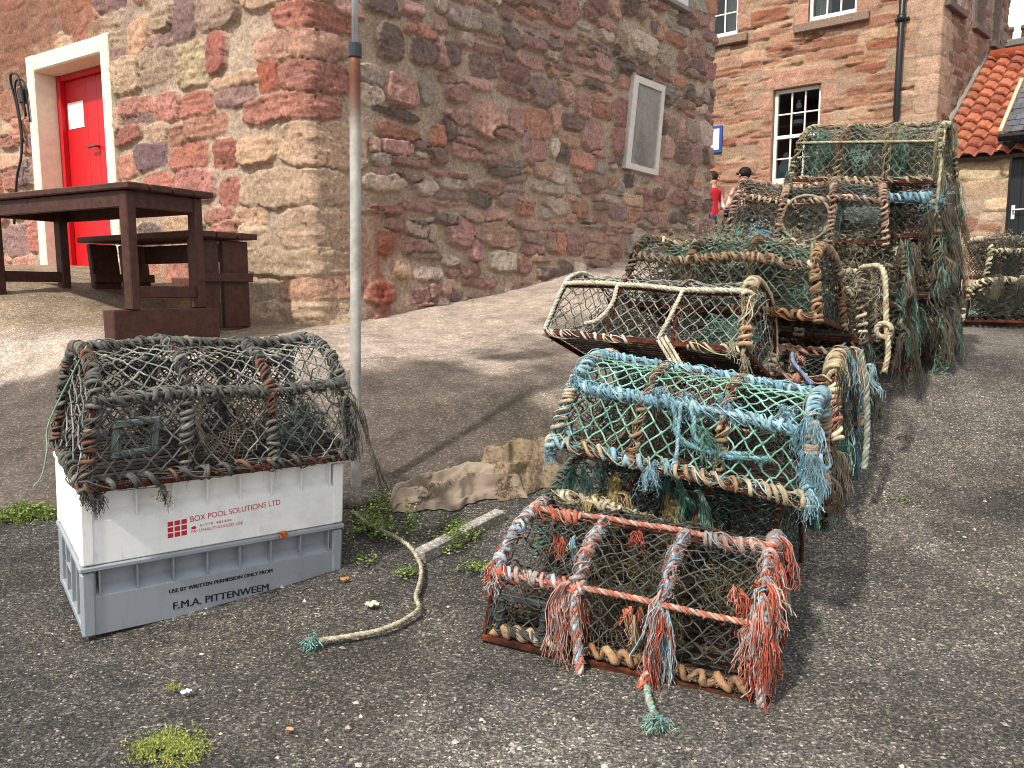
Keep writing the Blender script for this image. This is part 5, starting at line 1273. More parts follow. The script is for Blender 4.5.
for k in range(3): p.twist(spline(A(q[: 5 - k] ) + A([.012 * k, 0, .008 * k]), 8), .0065, H_('d9cfb4', 'c9bc9a', 'e0d8c2'), 'tie_rope', fz=40)
kn = p.S(A([1]), A([.93]), .03)[0]
th = np.linspace(0, 4 * np.pi, 50); p.twist(kn + np.stack([.012 * th / 6, .03 * np.cos(th), .028 * np.sin(th)], 1), .0105, H_('d9cbaa', 'c7b691', 'ddd2b6'), 'knot', fz=60)
for u, v, n, l in ((1, .02, 60, .1), (.98, .28, 80, .09), (1, .95, 60, .1), (.9, .03, 50, .06)): p.drape(u, v, n, l, CREAM, .5)
p.bundle((.33, -.06, .14), (.13, .12, .08), TEAL, 14, .0018); p.bundle((-.3, .05, .15), (.15, .12, .11), H_('5d5648', '6d6552', '4b4538'), 12, .0016, 'weed_mass')
p.litter(250, OLD, .04); p.done(); P4 = p

p = Pot((.961, 3.428, .868), -.554, -.115, .057, .82, 'orange brown roped pot with dark green net behind the cream roped pot')
p.frame(); p.netting(H_('3f6e5c', '56806e', '4b5a50', '7a8a7c'), r=.0019, a=.028, b=.028, mask=None, ecols=H_('3a3d3c', '4b4f4e')); p.inner(OLD)
OR = H_('a0805f', '8b6d50', 'b0997a', '6f5a46', 'bcab94', '7d7262')
for u, o in zip((-1, -.333, .333, 1), p.hoops): p.coilrope(p.hoop_path(u, 0), o, .009, .0078, .024, OR + RUSTY[:2] if u == 1 else OLD + OR[:2], 1. if u == 1 else .8, fz=160)
p.coilrope(p.rail_path(V_SH, off=0), p.rails[0], .009, .0078, .025, OR, .97, fz=260); p.coilrope(p.rail_path(.5, off=0), p.rails[1], .009, .008, .03, CREAM + OR, .8, fz=260)
p.coilrope(p.rail_path(.02, .2, 1), p.root, .008, .009, .04, RUSTY + TAN, .9, 'base_lashing', fz=60)
p.bundle((-.33, 0, .17), (.16, .2, .14), H_('6d6354', '5a5246', '7d7362'), 16, .0018, 'weed_mass'); p.bundle((.38, .0, .12), (.1, .12, .08), TEAL + GREY, 12); p.bundle((.05, .05, .18), (.25, .2, .14), OLD + DKNET, 16, .002, 'weed_mass'); p.drape_net(-.6, .9, .42, .12, CREAM + OLD + MINT[:1], 6, end=False, nu=44, nv=10)
for u, v, n, l in ((-.3, .45, 160, .06), (0, .5, 180, .06), (.5, .5, 180, .06), (.9, .45, 140, .06), (-.7, .5, 120, .06)): p.drape(u, v, n, l, CREAM + OLD + TEAL[1:2], 1.2, .0012, .05)
p.drape(.3, .42, 200, .05, BLUE, 1.2, .0012, .03); p.drape(-.1, .5, 200, .08, MINT, 1.2, .0012, .05)
p.litter(400, OLD, .05); p.done()

p = Pot((1.325, 3.88, .765), -.5, -.04, .05, .82, 'pot with a thick cream end hoop behind the orange brown roped pot')
weathered(p, OLD + GREY, CREAM + OLD, .8, .0095, .027, fz=200)
p.twist(p.S(np.full(30, 1), np.linspace(.5, .95, 30), .02), .011, CREAM[:3], 'hoop_rope', p.hoops[3], fz=80)
q = A([p.S(A([1]), A([.4]), .03)[0], p.w2l(at(883, 270, 3.42)), p.w2l(at(886, 320, 3.36)), p.w2l(at(888, 352, 3.33)), p.w2l(at(884, 372, 3.33))]); p.twist(spline(q, 8), .012, H_('cdbf9f', 'bba98a', 'd6cab0'), 'hanging_rope', fz=160)
kn = p.w2l(at(884, 330, 3.36)); th = np.linspace(0, 4 * np.pi, 40); p.twist(kn + np.stack([.03 * np.cos(th), .012 * th / 6 - .02, .03 * np.sin(th)], 1), .011, CREAM[:3], 'knot', fz=60)
p.bundle((0, 0, .2), (.4, .2, .12), OLD + GREY, 16, .0018, 'weed_mass')
for u, v, n, l in ((.3, .5, 120, .06), (.8, .5, 120, .06), (-.4, .5, 120, .06), (1, .2, 120, .2), (1, .7, 120, .25)): p.drape(u, v, n, l, CREAM + OLD, 1., .0012, .05)
p.done()

PK = H_('c99a86', 'b9806a', 'd9b9a2', 'a8765e', 'd8ccaa')
p = Pot((1.03, 3.34, .43), -.55, -.03, .02, .80, 'pink and tan roped pot underneath the orange brown roped pot')
weathered(p, DKNET + TEAL[2:3], PK, .95, .0105, .027, fz=200)
p.coilrope(p.S(np.full(30, 1), np.linspace(.24, .42, 30), .0), p.hoops[3], .016, .013, .026, H_('dccfa8', 'd2c49c', 'c9b391'), 1., fz=100)
p.twist(spline(p.S(A([.55, .6, .7, .8]), A([.34, .28, .24, .2]), .02), 8), .008, H_('7d93b5', '6f86ab', '8fa3bf'), 'slack_rope')
p.drape_net(.3, .95, 0, .3, BLUE + TEAL + OLD, 7)
for u, v, n, l, c in ((1, .7, 200, .25, BLUE), (1, .85, 160, .2, BLUE + TEAL), (1, .5, 160, .3, BLUE + CREAM), (1, .3, 120, .3, OLD + CREAM), (.6, .35, 120, .08, CORAL + CREAM), (1.02, .62, 120, .35, BRN)): p.drape(u, v, n, l, c, .5, .0014, .04)
p.done()

p = Pot((1.0, 3.32, .12), -.55, .08, .0, .80, 'brown weed covered bottom pot beside the mint green pot')
weathered(p, DKNET + OLD, BRN + H_('8b6f5e'), .9, .009, .024, fz=160)
p.coilrope(p.S(np.full(30, 1), np.linspace(.02, .4, 30), .0), p.hoops[3], .014, .012, .026, H_('8d6f5c', '7d6050', 'a08672'), 1., fz=120)
for u, v, n, l, c in ((1.02, .3, 300, .22, BRN), (1.03, .2, 300, .2, BRN + OLD), (1.02, .45, 260, .2, MINT[:2] + H_('9db8a8')), (1.02, .6, 300, .3, BRN + OLD), (1.02, .8, 200, .25, OLD + BLUE), (.95, .05, 120, .1, TEAL)): p.drape(u, v, n, l, c, .5, .0016, .04)
q = A([p.w2l(at(860, 350, 3.12)), p.w2l(at(866, 385, 3.1)), p.w2l(at(867, 430, 3.06)), p.w2l(at(866, 452, 3.03)), p.w2l(at(864, 470, 3.0))]); p.twist(spline(q, 8), .013, H_('8f9486', '7b8074', 'a1a595'), 'hanging_rope', fz=200)
p.done(); G3 = p

p = Pot((1.33, 3.9, .41), -.5, .09, 0., .82, 'brown bottom pot under the pot with the thick cream hoop')
weathered(p, DKNET + OLD, BRN + OLD, .85, .009, .025, fz=160)
RD = [(BRN + OLD), (OLD + GREY), (H_('9a8b74', '857a66') + OLD), (TEAL + OLD)]
for k in range(16): p.drape(1.02 + .02 * rng.random(), rng.uniform(.2, .9), 110, rng.uniform(.14, .34), RD[k % 4], .4, .0015, .03)
p.drape(1.03, .3, 120, .22, TEAL + MINT[:1], .5, .0014, .03)
p.drape_net(.15, .8, 0, .3, H_('6d6a58', '7f7a66', '57665c'), 1); p.drape_net(-.2, .9, .3, .2, CREAM[3:] + OLD, 2, end=False)
p.done()

for (loc, yaw, lab, seedc) in (((1.87, 4.58, .575), -.45, 'bottom pot under the peach roped pot, hung with grey brown frays', 0), ((1.85, 4.60, .905), -.43, 'middle pot directly under the peach roped pot, teal frays at its end', 1)):
    p = Pot(loc, yaw, .04, 0, .84, lab); weathered(p, DKNET + OLD, OLD + BRN + CREAM[3:], .85, .009, .026, fz=160)
    for k in range(16): p.drape(1.02 + .02 * rng.random(), rng.uniform(.15, .9), 100, rng.uniform(.15, .36), RD[(k + seedc) % 4], .4, .0016, .035)
    p.bundle((0, -.1, .2), (.4, .2, .12), OLD + CREAM[3:], 14, .002, 'weed_mass')
    p.drape_net(.12, .85, 0, .34, (TEAL + H_('5f7f74')) if seedc else (OLD + H_('8a8370', '6f7a6c')), 3)
    p.drape_net(-.9, .95, .36, .16, CREAM + OLD + TEAL[:1], 4, end=False, nu=50, nv=12)
    if seedc:
        for u in (-.8, -.4, .0, .3, .6, .9): p.drape(u, .42, 90, .06, CREAM + OLD + STRAW[:1], 1.2, .0013, .05)
        p.drape(-.95, .4, 120, .08, MINT + BLUE, 1.1, .0014, .04); p.drape(1.0, .4, 160, .2, BLUE + TEAL, .5, .0014, .04)
    p.done()

p = Pot((1.722, 4.65, 1.262), -.407, .03, .059, .84, 'peach roped pot with a large round entrance ring in its middle bay')
p.frame(); p.netting(H_('4b5250', '5c6460', '3d4442', '7b8078'), r=.0019, a=.028, b=.028); p.inner(OLD)
for u, o in zip((-1, -.333, .333, 1), p.hoops): p.coilrope(p.hoop_path(u, 0), o, .008, .0085, .027, PEACH, 1., fz=80, loose=.12)
for v, o in zip((V_SH, .5, 1 - V_SH), p.rails): p.coilrope(p.rail_path(v, off=0), o, .007, .008, .036, PEACH + CREAM[:1], 1., fz=80, loose=.12)
p.funnel(0, .135, .125, .07, .16, H_('837866', '968a76', '6d6455'), r=.002, ring=hx('a39a86')); p.bundle((-.33, 0, .15), (.14, .2, .12), OLD + PEACH[3:], 14, .0018, 'weed_mass')
p.bundle((.2, -.2, .12), (.02, .05, .12), TEAL, 10, .002); p.bundle((.34, -.1, .2), (.12, .1, .05), H_('9aa6a0', '7f8f8a'), 12, .002); p.hatch(-.66, .1, .1, .05, hx('2a2c2d')); p.bundle((.1, .12, .18), (.38, .15, .15), DKNET + OLD, 18, .0022, 'weed_mass')
for u, v, n, l in ((-1, .02, 120, .08), (-.6, .0, 160, .1), (-.2, .0, 160, .1), (.2, .0, 160, .1), (.6, .0, 160, .1)): p.drape(u, v, n, l, CREAM + OLD, .9, .0014, .05)
p.litter(300, OLD, .05); p.done()

for (loc, lab, c) in (((2.33, 5.03, .615), 'bottom pot of the tallest stack, dark with hanging brown frays', 0), ((2.31, 5.04, .965), 'second pot up the tallest stack, dark with hanging teal frays', 1), ((2.27, 5.06, 1.315), 'third pot up the tallest stack with light blue rope along its shoulder', 2)):
    p = Pot(loc, -.62, .05, .03, .86, lab); weathered(p, DKNET + GREY, BRN + OLD + H_('a88870'), .85, .009, .026, fz=160)
    if c == 2: p.coilrope(p.rail_path(V_SH, -.2, 1, off=0), p.rails[0], .012, .012, .03, BLUE, .95, fz=400, fcols=BLUE); p.coilrope(p.S(np.full(30, 1), np.linspace(.02, .5, 30), 0), p.hoops[3], .012, .012, .036, H_('b3937c', '9c7d68', 'c2a690'), 1., fz=80); p.drape(1, .2, 200, .1, BLUE, .8, .0014, .04)
    for k in range(18): p.drape(1.02 + .02 * rng.random(), rng.uniform(.15, .95), 100, rng.uniform(.15, .38), RD[(k + c) % 4], .4, .0017, .035)
    p.drape_net(.12, .9, 0, .36, [TEAL, OLD + GREY, H_('8f937c', '7d826c') + TEAL[:1]][c], 5)
    for k in range(4): p.drape(1.03, rng.uniform(.4, .9), 110, .3, TEAL + H_('2f5f62'), .4, .0016, .035)
    p.done()

p = Pot((2.279, 5.073, 1.665), -.659, .11, .095, .86, 'topmost lobster pot of the tallest stack with pale yellow rope edges')
p.frame(slats=13, wood=('2c211c', '3a2a22', '241a16')); p.netting(H_('8d9384', '7b8274', 'a3a896', '6a7468'), r=.0018, a=.029, b=.029); p.inner(H_('4b5a4c', '3b4a42'))
PY2 = H_('b9b391', 'a8a27f', 'c9c4a6', '8f8a6d')
for u, o in zip((-1, -.333, .333, 1), p.hoops): p.coilrope(p.hoop_path(u, 0), o, .008, .0085, .034, PY2 if abs(u) == 1 else PY2 + TAN, .9 if abs(u) == 1 else .5, fz=160)
p.twist(p.rail_path(V_SH, off=.01), .008, PY2[:3], 'rail_rope', p.rails[0], fz=120)
for v, o in zip((.5, 1 - V_SH), p.rails[1:]): p.coilrope(p.rail_path(v, off=0), o, .008, .007, .034, PY2 + GREY, .8, fz=300)
p.coilrope(p.rail_path(.02, off=-.004), p.root, .008, .008, .06, PY2 + PEACH, .95, 'base_lashing', fz=120)
p.bundle((-.38, -.08, .2), (.08, .15, .16), TEAL, 14, .0018); p.bundle((.2, -.14, .16), (.05, .1, .16), TEAL, 12, .002); p.bundle((.0, 0.05, .18), (.42, .2, .16), H_('3f5f50', '4b5a4c', '39463e', '545d4c'), 22, .002)
p.drape(.0, .15, 120, .09, H_('9fc4b8', '8fb5a8'), 1.0, .0013, .04); p.drape(.4, .27, 160, .09, PY2 + CREAM, 1.0, .0013, .04)
for k in range(7): p.drape(1.02, rng.uniform(.1, .6), 60, rng.uniform(.12, .36), [c * .75 for c in PY2] + OLD + H_('8a967c'), .35, .0014, .03)
for k in range(3): p.twist(spline(p.S(A([1, 1.02, 1.03, 1.03]), A([.4, .3, .2, .1]), .02) + A([[0, 0, 0], [.02, 0, -.05], [.03, -.02 * k, -.2], [.03, -.03 * k, -.36]]), 8), .009, PY2[:3], 'hanging_rope', fz=100)
for u, v, n, l in ((-1.02, .05, 120, .1), (-1, .02, 80, .14)): p.drape(u, v, n, l, H_('8a7d62', '9c8e70') + TEAL, .7, .0014, .03)
p.litter(300, PY2 + OLD, .04); p.done()

GF = 'lobster pots left by the shed'
p = Pot((4.2, 6.75, .72), 1.05, .0, 0, .86, 'lower pot by the shed with its cream arched end towards the road', GF)
weathered(p, DKNET, GREY + OLD, .8, .009, .028, fz=100); p.coilrope(p.S(np.full(50, -1), np.linspace(0, 1, 50), 0), p.hoops[0], .012, .012, .034, CREAM, .95, fz=120)
for k in range(6): p.drape(-1.02, rng.uniform(.2, .8), 80, .2, OLD + GREY, .4, .0017, .04)
p.done()
p = Pot((4.42, 6.80, 1.075), -.12, .03, .0, .88, 'upper pot by the shed lying across two lower pots, grey rope', GF); weathered(p, DKNET + OLD, CREAM + GREY + OLD, .95, .011, .028, fz=200)
for k in range(8): p.drape(rng.uniform(-1, 1), rng.uniform(.2, .5), 120, .1, GREY + OLD + CREAM, .8, .0017, .05)
p.litter(300, OLD, .06); p.done()
p = Pot((5.1, 7.15, .725), .5, 0, 0, .86, 'dark pot furthest towards the black shed door', GF); weathered(p, DKNET, OLD, .8, .009, .028, fz=80); p.done()

# ================================================================== LOOSE THINGS ON THE GROUND
def G(px, py, dz=0.0, t0=1.2): p = hit(px, py, t0); return p + A([0, 0, dz])
rt = empty('loose_rope', tuple(G(420, 590))); o0 = A(rt.location)
tag(rt, 'pale rope snaking over the tarmac with a teal frayed end', 'rope')
pts = [G(*q, .012) for q in ((352, 514), (368, 526), (388, 536), (408, 548), (420, 566), (421, 582), (416, 600), (419, 612), (404, 624), (380, 634), (350, 640), (316, 645))]
mb = MB(); rope(mb, spline(A(pts), 8) - o0, .0078, H_('bdb49c', 'aea48a', 'cbc2aa')); fuzz(mb, spline(A(pts), 8) - o0, 200, .012, .0008, CREAM, .01); mb.build('strands', M['fibre'], rt)
mb = MB(); e = A(pts[-1]) - o0; tassel(mb, e, (-1, -.25, .15), 130, .042, H_('8fc4b8', 'a3d2c6', '7db3a6'), A([0, 0, -1.]) * .15, .25, .0014, bundle=.006); mb.build('frayed_end', M['fibre'], rt)

# thin green twine hanging at the left of the pot on the boxes
q = [P_box.loc + P_box.R @ P_box.S(A([-1]), A([.42]), .02)[0]]; q += [at(50, 420, q[0][1] - .02), at(47, 450, q[0][1] - .05), at(42, 475, q[0][1] - .08), at(33, 488, q[0][1] - .1)]
lq = P_box.w2l(spline(A(q), 8)); mb = MB(); mb.tube(lq, .0026, 5, hx('8fae93')); mb.build('hanging_twine', M['fibre'], P_box.root)

# crumpled cloth and shaggy sack: soft rolled folds lying over each other
O_ = G(398, 512); A1 = G(548, 482); ax1 = (A1 - O_) * A([1, 1, 0]); LA = np.linalg.norm(ax1); ax1 /= LA; ax2 = A([-ax1[1], ax1[0], 0])
def sheet(name, a0, a1, wlo, whi, hgt, col, seed, ridges, nA=170, nB=100, stripe=None):
    u, v = np.meshgrid(np.linspace(0, 1, nA), np.linspace(0, 1, nB), indexing='ij'); a = a0 + (a1 - a0) * u; q = np.column_stack([a.ravel() * 3, v.ravel() * 1.2, a.ravel() * 0])
    f = fbm(q, seed, 3).reshape(u.shape); g = fbm(q * A([3.5, 5, 1]), seed + 2, 3).reshape(u.shape); ed = fbm(q * A([3, 2.5, 1]), seed + 4, 3).reshape(u.shape)
    lo = np.interp(a, *zip(*wlo)); hi = np.interp(a, *zip(*whi)); b = lo + (hi - lo) * v + .05 * ed
    env = np.clip(np.minimum.reduce([v / .42, (1 - v) / .16, u / .09, (1 - u) / .09]), 0, 1); env = np.sqrt(1 - (1 - env) ** 2)
    ph = v * ridges * 2 * np.pi + 4.2 * f + u * 3.4 + .8 * g; rd = 1 - np.abs(np.sin(ph / 2)) ** 1.0 * .95
    h = env * (hgt * (.3 + .75 * rd + .35 * f * rd) + .016 * g + .012 * np.abs(fbm(q * A([5, 9, 1]), seed + 9, 2)).reshape(u.shape)) + .004
    P = O_ + a[..., None] * ax1 + b[..., None] * ax2; P[..., 2] = zg(P[..., 0], P[..., 1]) + h - .008 * (1 - env)
    c = A(col) * (1 + .14 * f + .12 * g - .1 * (1 - rd))[..., None]
    I = np.arange(nA * nB).reshape(nA, nB); Q = np.stack([I[:-1, :-1], I[1:, :-1], I[1:, 1:], I[:-1, 1:]], -1).reshape(-1, 4)
    mb = MB(); mb.add(P.reshape(-1, 3), Q, None, c.reshape(-1, 3)); o = mb.build(name, M['cloth']); return o, P, u, v
cl, Pc, u_, v_ = sheet('burlap_cloth', -.02, LA * .80, ((0, -.0), (.1, -.045), (.3, -.06), (.6, -.07)), ((0, .08), (.08, .13), (.3, .165), (.6, .2)), .085, hx('968676'), 703, 2.6); tag(cl, 'crumpled smooth beige cloth lying at the foot of the concrete bank', 'cloth')
def hairy(o, V, n, ln, cols):
    mb = MB(); W_ = V.reshape(-1, 3); W_ = W_[rng.integers(0, len(W_), n)] + rng.normal(size=(n, 3)) * .002; cen = V.mean((0, 1)); d = W_ - cen; d /= np.linalg.norm(d, axis=1, keepdims=True); d = d * .35 + rng.normal(size=d.shape) * .5; d[:, 2] = np.abs(d[:, 2]) * .6
    p1 = W_ + d * ln * .5; p2 = p1 + (d * .6 + rng.normal(size=d.shape) * .5) * ln * .5 + A([0, 0, -.4]) * ln; mb.tubes(np.stack([W_, p1, p2], 1), .0009, 3, pick(cols, n), cap=False); tag(mb.build('frayed_fibres', M['fibre'], o), kind='stuff')
k_ = (v_ > .3) & (v_ < .5) & (u_ > .18) & (u_ < .7); hairy(cl, Pc[k_], 1500, .012, H_('8b7558', '75614a', 'a08a6c', '64523e'))
sk, Ps, u_, v_ = sheet('shaggy_sack', LA * .62, LA * 1.12, ((.3, -.06), (.42, -.085), (.6, -.06), (.8, -.03)), ((.3, .1), (.45, .19), (.6, .24), (.8, .2)), .1, hx('938069'), 733, 2.2); tag(sk, 'shaggy tan hessian sack with frayed edge beside the beige cloth', 'sack')
hairy(sk, Ps, 5200, .014, H_('a0907a', '8c7b62', 'b3a186', '75654f', '9c8360'))

# broken concrete edging bar half hidden in weeds
a, b = G(421, 558, .02), G(499, 518, .02); ax_ = (b - a) / np.linalg.norm(b - a); sdv = np.cross(ax_, A([0, 0, 1.])); sdv /= np.linalg.norm(sdv); Rb_ = np.column_stack([ax_, sdv, np.cross(sdv, ax_) * -1])
if Rb_[2, 2] < 0: Rb_[:, 2] *= -1
Rb_[:, 1] = np.cross(Rb_[:, 2], Rb_[:, 0]); mb = MB(); mb.box((0, 0, 0), (np.linalg.norm(b - a) + .02, .05, .05), None, .006, hx('9a948a')); o = mb.build('concrete_edging', M['concrete']); set_m(o, (a + b) / 2 + A([0, 0, -.012]), Rb_); tag(o, 'straight grey concrete edging bar poking out of the weeds by the cloth', 'edging')

# weeds, grass, gravel
def leaves(mb, pts, r, size, cols, hmax):
    n = len(pts); pts = np.repeat(pts, 2, 0) + np.column_stack([rng.normal(size=(len(pts) * 2, 2)) * .008, np.zeros(len(pts) * 2)]); n = len(pts); hmax = hmax * .62; size = size * .66; th = rng.uniform(0, 2 * np.pi, n); el = rng.uniform(-.2, .7, n); l = size * rng.uniform(.5, 1.3, n)
    d = np.stack([np.cos(th) * np.cos(el), np.sin(th) * np.cos(el), np.sin(el)], 1); sd = np.stack([-np.sin(th), np.cos(th), rng.uniform(-.3, .3, n)], 1)
    b = pts + A([0, 0, 1]) * (rng.random(n) ** 1.3 * hmax)[:, None]; w = (l * .36)[:, None]
    V = np.stack([b, b + d * (l * .45)[:, None] + sd * w, b + d * l[:, None], b + d * (l * .45)[:, None] - sd * w], 1).reshape(-1, 3)
    mb.add(V, np.arange(n * 4).reshape(n, 4), None, np.repeat(pick(cols, n), 4, 0))
GRN = H_('5f7430', '6f833a', '4d6128', '879650', '3f5222', '98a35c')
def scatter(cx, cy, rx, ry, n):
    q = rng.normal(size=(n, 2)) * A([rx, ry]) * .45 + A([cx, cy]); 
    k = fbm(np.column_stack([q * .12, q[:, :1] * 0]), 401, 3) > -.18
    return A([G(*p) for p in q[k]])
mb = MB()
for cx, cy, rx, ry, n, hm in ((385, 513, 34, 20, 900, .08), (372, 532, 28, 18, 500, .06), (455, 540, 20, 13, 600, .075), (452, 538, 22, 12, 300, .05), (400, 528, 30, 14, 300, .05), (408, 574, 12, 8, 110, .03), (478, 568, 20, 7, 140, .022), (365, 560, 14, 8, 60, .02), (470, 535, 16, 10, 120, .05), (318, 332, 9, 3, 60, .02), (352, 322, 10, 3, 40, .02), (470, 302, 10, 2, 40, .02), (560, 470, 14, 5, 60, .03), (250, 505, 40, 8, 120, .03)): leaves(mb, scatter(cx, cy, rx, ry, n), 0, .017, GRN, hm)
tag(mb.build('weeds', M['leaf']), kind='stuff')
mb = MB(); P = scatter(898, 499, 13, 5, 90); leaves(mb, P, 0, .014, GRN, .015); tag(mb.build('weed_tuft', M['leaf']), 'tiny green weed tuft alone on the tarmac right of the pots', 'weed')
mb = MB()
def blades(P, ln, cols):
    n = len(P); d = rng.normal(size=(n, 3)) * A([.5, .5, .15]) + A([0, 0, .75]); d /= np.linalg.norm(d, axis=1, keepdims=True); l = (ln * rng.uniform(.4, 1.2, n))[:, None]
    mb.tubes(np.stack([P, P + d * l * .55, P + d * l + rng.normal(size=P.shape) * l * .25 + A([0, 0, -.15]) * l], 1), np.tile(A([.0012, .001, .0003]), (n, 1)), 3, pick(cols, n), cap=False)
YG = H_('8a9440', '73812f', 'a3a355', '5f6f28', 'b0a766')
P = scatter(168, 748, 40, 20, 1900); P = P[np.linalg.norm(P[:, :2] - P[:, :2].mean(0), axis=1) < .11]; blades(P, .012, YG); leaves(mb, P[::2], 0, .009, YG + GRN, .012); blades(scatter(172, 688, 8, 4, 60), .018, YG)
for x, y in ((20, 516), (42, 514), (5, 518), (30, 510)): blades(scatter(x, y, 16, 7, 330), .03, GRN + YG[:2]); leaves(mb, scatter(x, y, 16, 7, 130), 0, .02, GRN, .04)
tag(mb.build('grass', M['leaf']), kind='stuff')
mb = MB(); n = 34000; y = 1.35 + rng.random(n) ** 1.25 * 3.0; x = rng.uniform(-1.1, 1.1, n) * y * .75
z = zg(x, y); sz = np.where(np.arange(n) < 700, .0035 * rng.uniform(.5, 1.5, n) ** 2 + .001, .0021 * rng.uniform(.6, 1.9, n)); 
o = A([[1, 0, 0], [-1, 0, 0], [0, 1, 0], [0, -1, 0], [0, 0, .7], [0, 0, -.7]]); t = A([[0, 2, 4], [2, 1, 4], [1, 3, 4], [3, 0, 4], [2, 0, 5], [1, 2, 5], [3, 1, 5], [0, 3, 5]])
th = rng.uniform(0, 6, n); Rr = np.stack([np.stack([np.cos(th), -np.sin(th), th * 0], 1), np.stack([np.sin(th), np.cos(th), th * 0], 1), np.stack([th * 0, th * 0, th * 0 + 1], 1)], 1)
V = np.einsum('nij,nkj->nki', Rr, o[None] * sz[:, None, None] * rng.uniform(.6, 1.5, (n, 6, 1))) + np.stack([x, y, z - .0125 + road_relief(np.column_stack([x, y, x * 0])) + sz * .25], 1)[:, None]
cg_ = pick(H_('45423e', '57534d', '3a3835', '69635b', '7a7268', '4d4945', '5f5a54'), n); cg_[:700] = pick(H_('8d857c', '9a9186', '6a645f', 'b5ab9e', '8f7d6e', 'c9bfb2'), 700); k = rng.random(n) < .05; cg_[k] = pick(H_('998f83', 'ada294', '8c7c6d'), int(k.sum()))
keep = z_road(x, y) + .01 > np.where(y > 2.35, z_apron(x, y), -9); sel = np.where(keep)[0]; V = V[sel]; cg_ = cg_[sel]; n = len(sel)
mb = MB(); mb.add(V.reshape(-1, 3), None, (t[None] + (np.arange(n) * 6)[:, None, None]).reshape(-1, 3), np.repeat(cg_, 6, 0))
tag(mb.build('gravel', M['concrete'], smooth=False), kind='stuff')
# fallen leaves and scraps
def scrap(name, px, py, size, col, label, cat, seed):
    p = G(px, py, .004); n = 10; u, v = np.meshgrid(np.linspace(-1, 1, n), np.linspace(-1, 1, n)); q = np.column_stack([u.ravel() * 2, v.ravel() * 2, u.ravel() * 0]); k = 1 + .35 * fbm(q, seed, 2)
    rr_ = np.maximum(np.abs(u), np.abs(v)).ravel(); ln_ = np.hypot(u, v).ravel() + 1e-6; sc = rr_ / ln_
    V = np.stack([u.ravel() * sc * k * size, v.ravel() * sc * k * size * .7, .3 * size * (fbm(q + 4, seed + 1, 2) + .6)], 1); I = np.arange(n * n).reshape(n, n)
    Q = np.stack([I[:-1, :-1], I[:-1, 1:], I[1:, 1:], I[1:, :-1]], -1).reshape(-1, 4); mb = MB(); mb.add(V, Q, None, A(col) * (1 + .2 * fbm(q * 2, seed + 2, 2))[:, None]); mb.add(V - A([0, 0, .002]), Q[:, ::-1], None, A(col)); o = mb.build(name, M['leaf']); o.location = p; tag(o, label, cat)
scrap('paper_scrap', 372, 606, .022, hx('c9bda6'), 'crumpled pale scrap on the tarmac inside the bend of the rope', 'scrap', 501)
scrap('dead_leaf', 344, 580, .014, hx('b5763c'), 'small orange dead leaf at the right foot of the grey box', 'leaf', 502)
scrap('shell_fragment', 186, 693, .013, hx('d9d4ca'), 'white shell fragment on the tarmac behind the near grass tuft', 'shell', 503)
scrap('stone_chip', 290, 731, .01, hx('c98f6c'), 'pinkish stone chip on the tarmac right of the near grass tuft', 'stone', 504)
mbx = None; p = front(281, 536.5, Cc, y=-cd / 2); mb = MB(); 
for k in range(7): mb.box(A([p[0], -cd / 2 - .008, hg + .002]) + rng.normal(size=3) * A([.008, .003, .004]), (.016, .008, .01), rot(*rng.normal(size=3)), .003, hx('b8592c') * rng.uniform(.7, 1.4))
o = mb.build('crab_shell_scrap', M['cloth']); set_m(o, Cc, RC_); tag(o, 'orange scrap of crab shell caught on the rim between the boxes', 'scrap')
# teal net spilling beyond the stack
mb = MB(); c0 = G(1004, 314, .02, 3); 
def fn(q, h):
    x = c0[0] + (q - .5) * 1.0; y = c0[1] + (h - .5) * .5; return np.stack([x, y, zg(x, y) + .012 + .035 * np.abs(np.sin(q * 19 + 4 * np.sin(h * 7)) * np.sin(h * 9))], -1)
net_sheet(mb, fn, 40, 20, .004, H_('9fc9b8', '8fbcae', 'b5d6c8', '7aa99a'), .1, jit=.9, knot=0); tag(mb.build('fishing_net', M['fibre']), 'heap of pale teal netting on the road beside the shed pots', 'net')

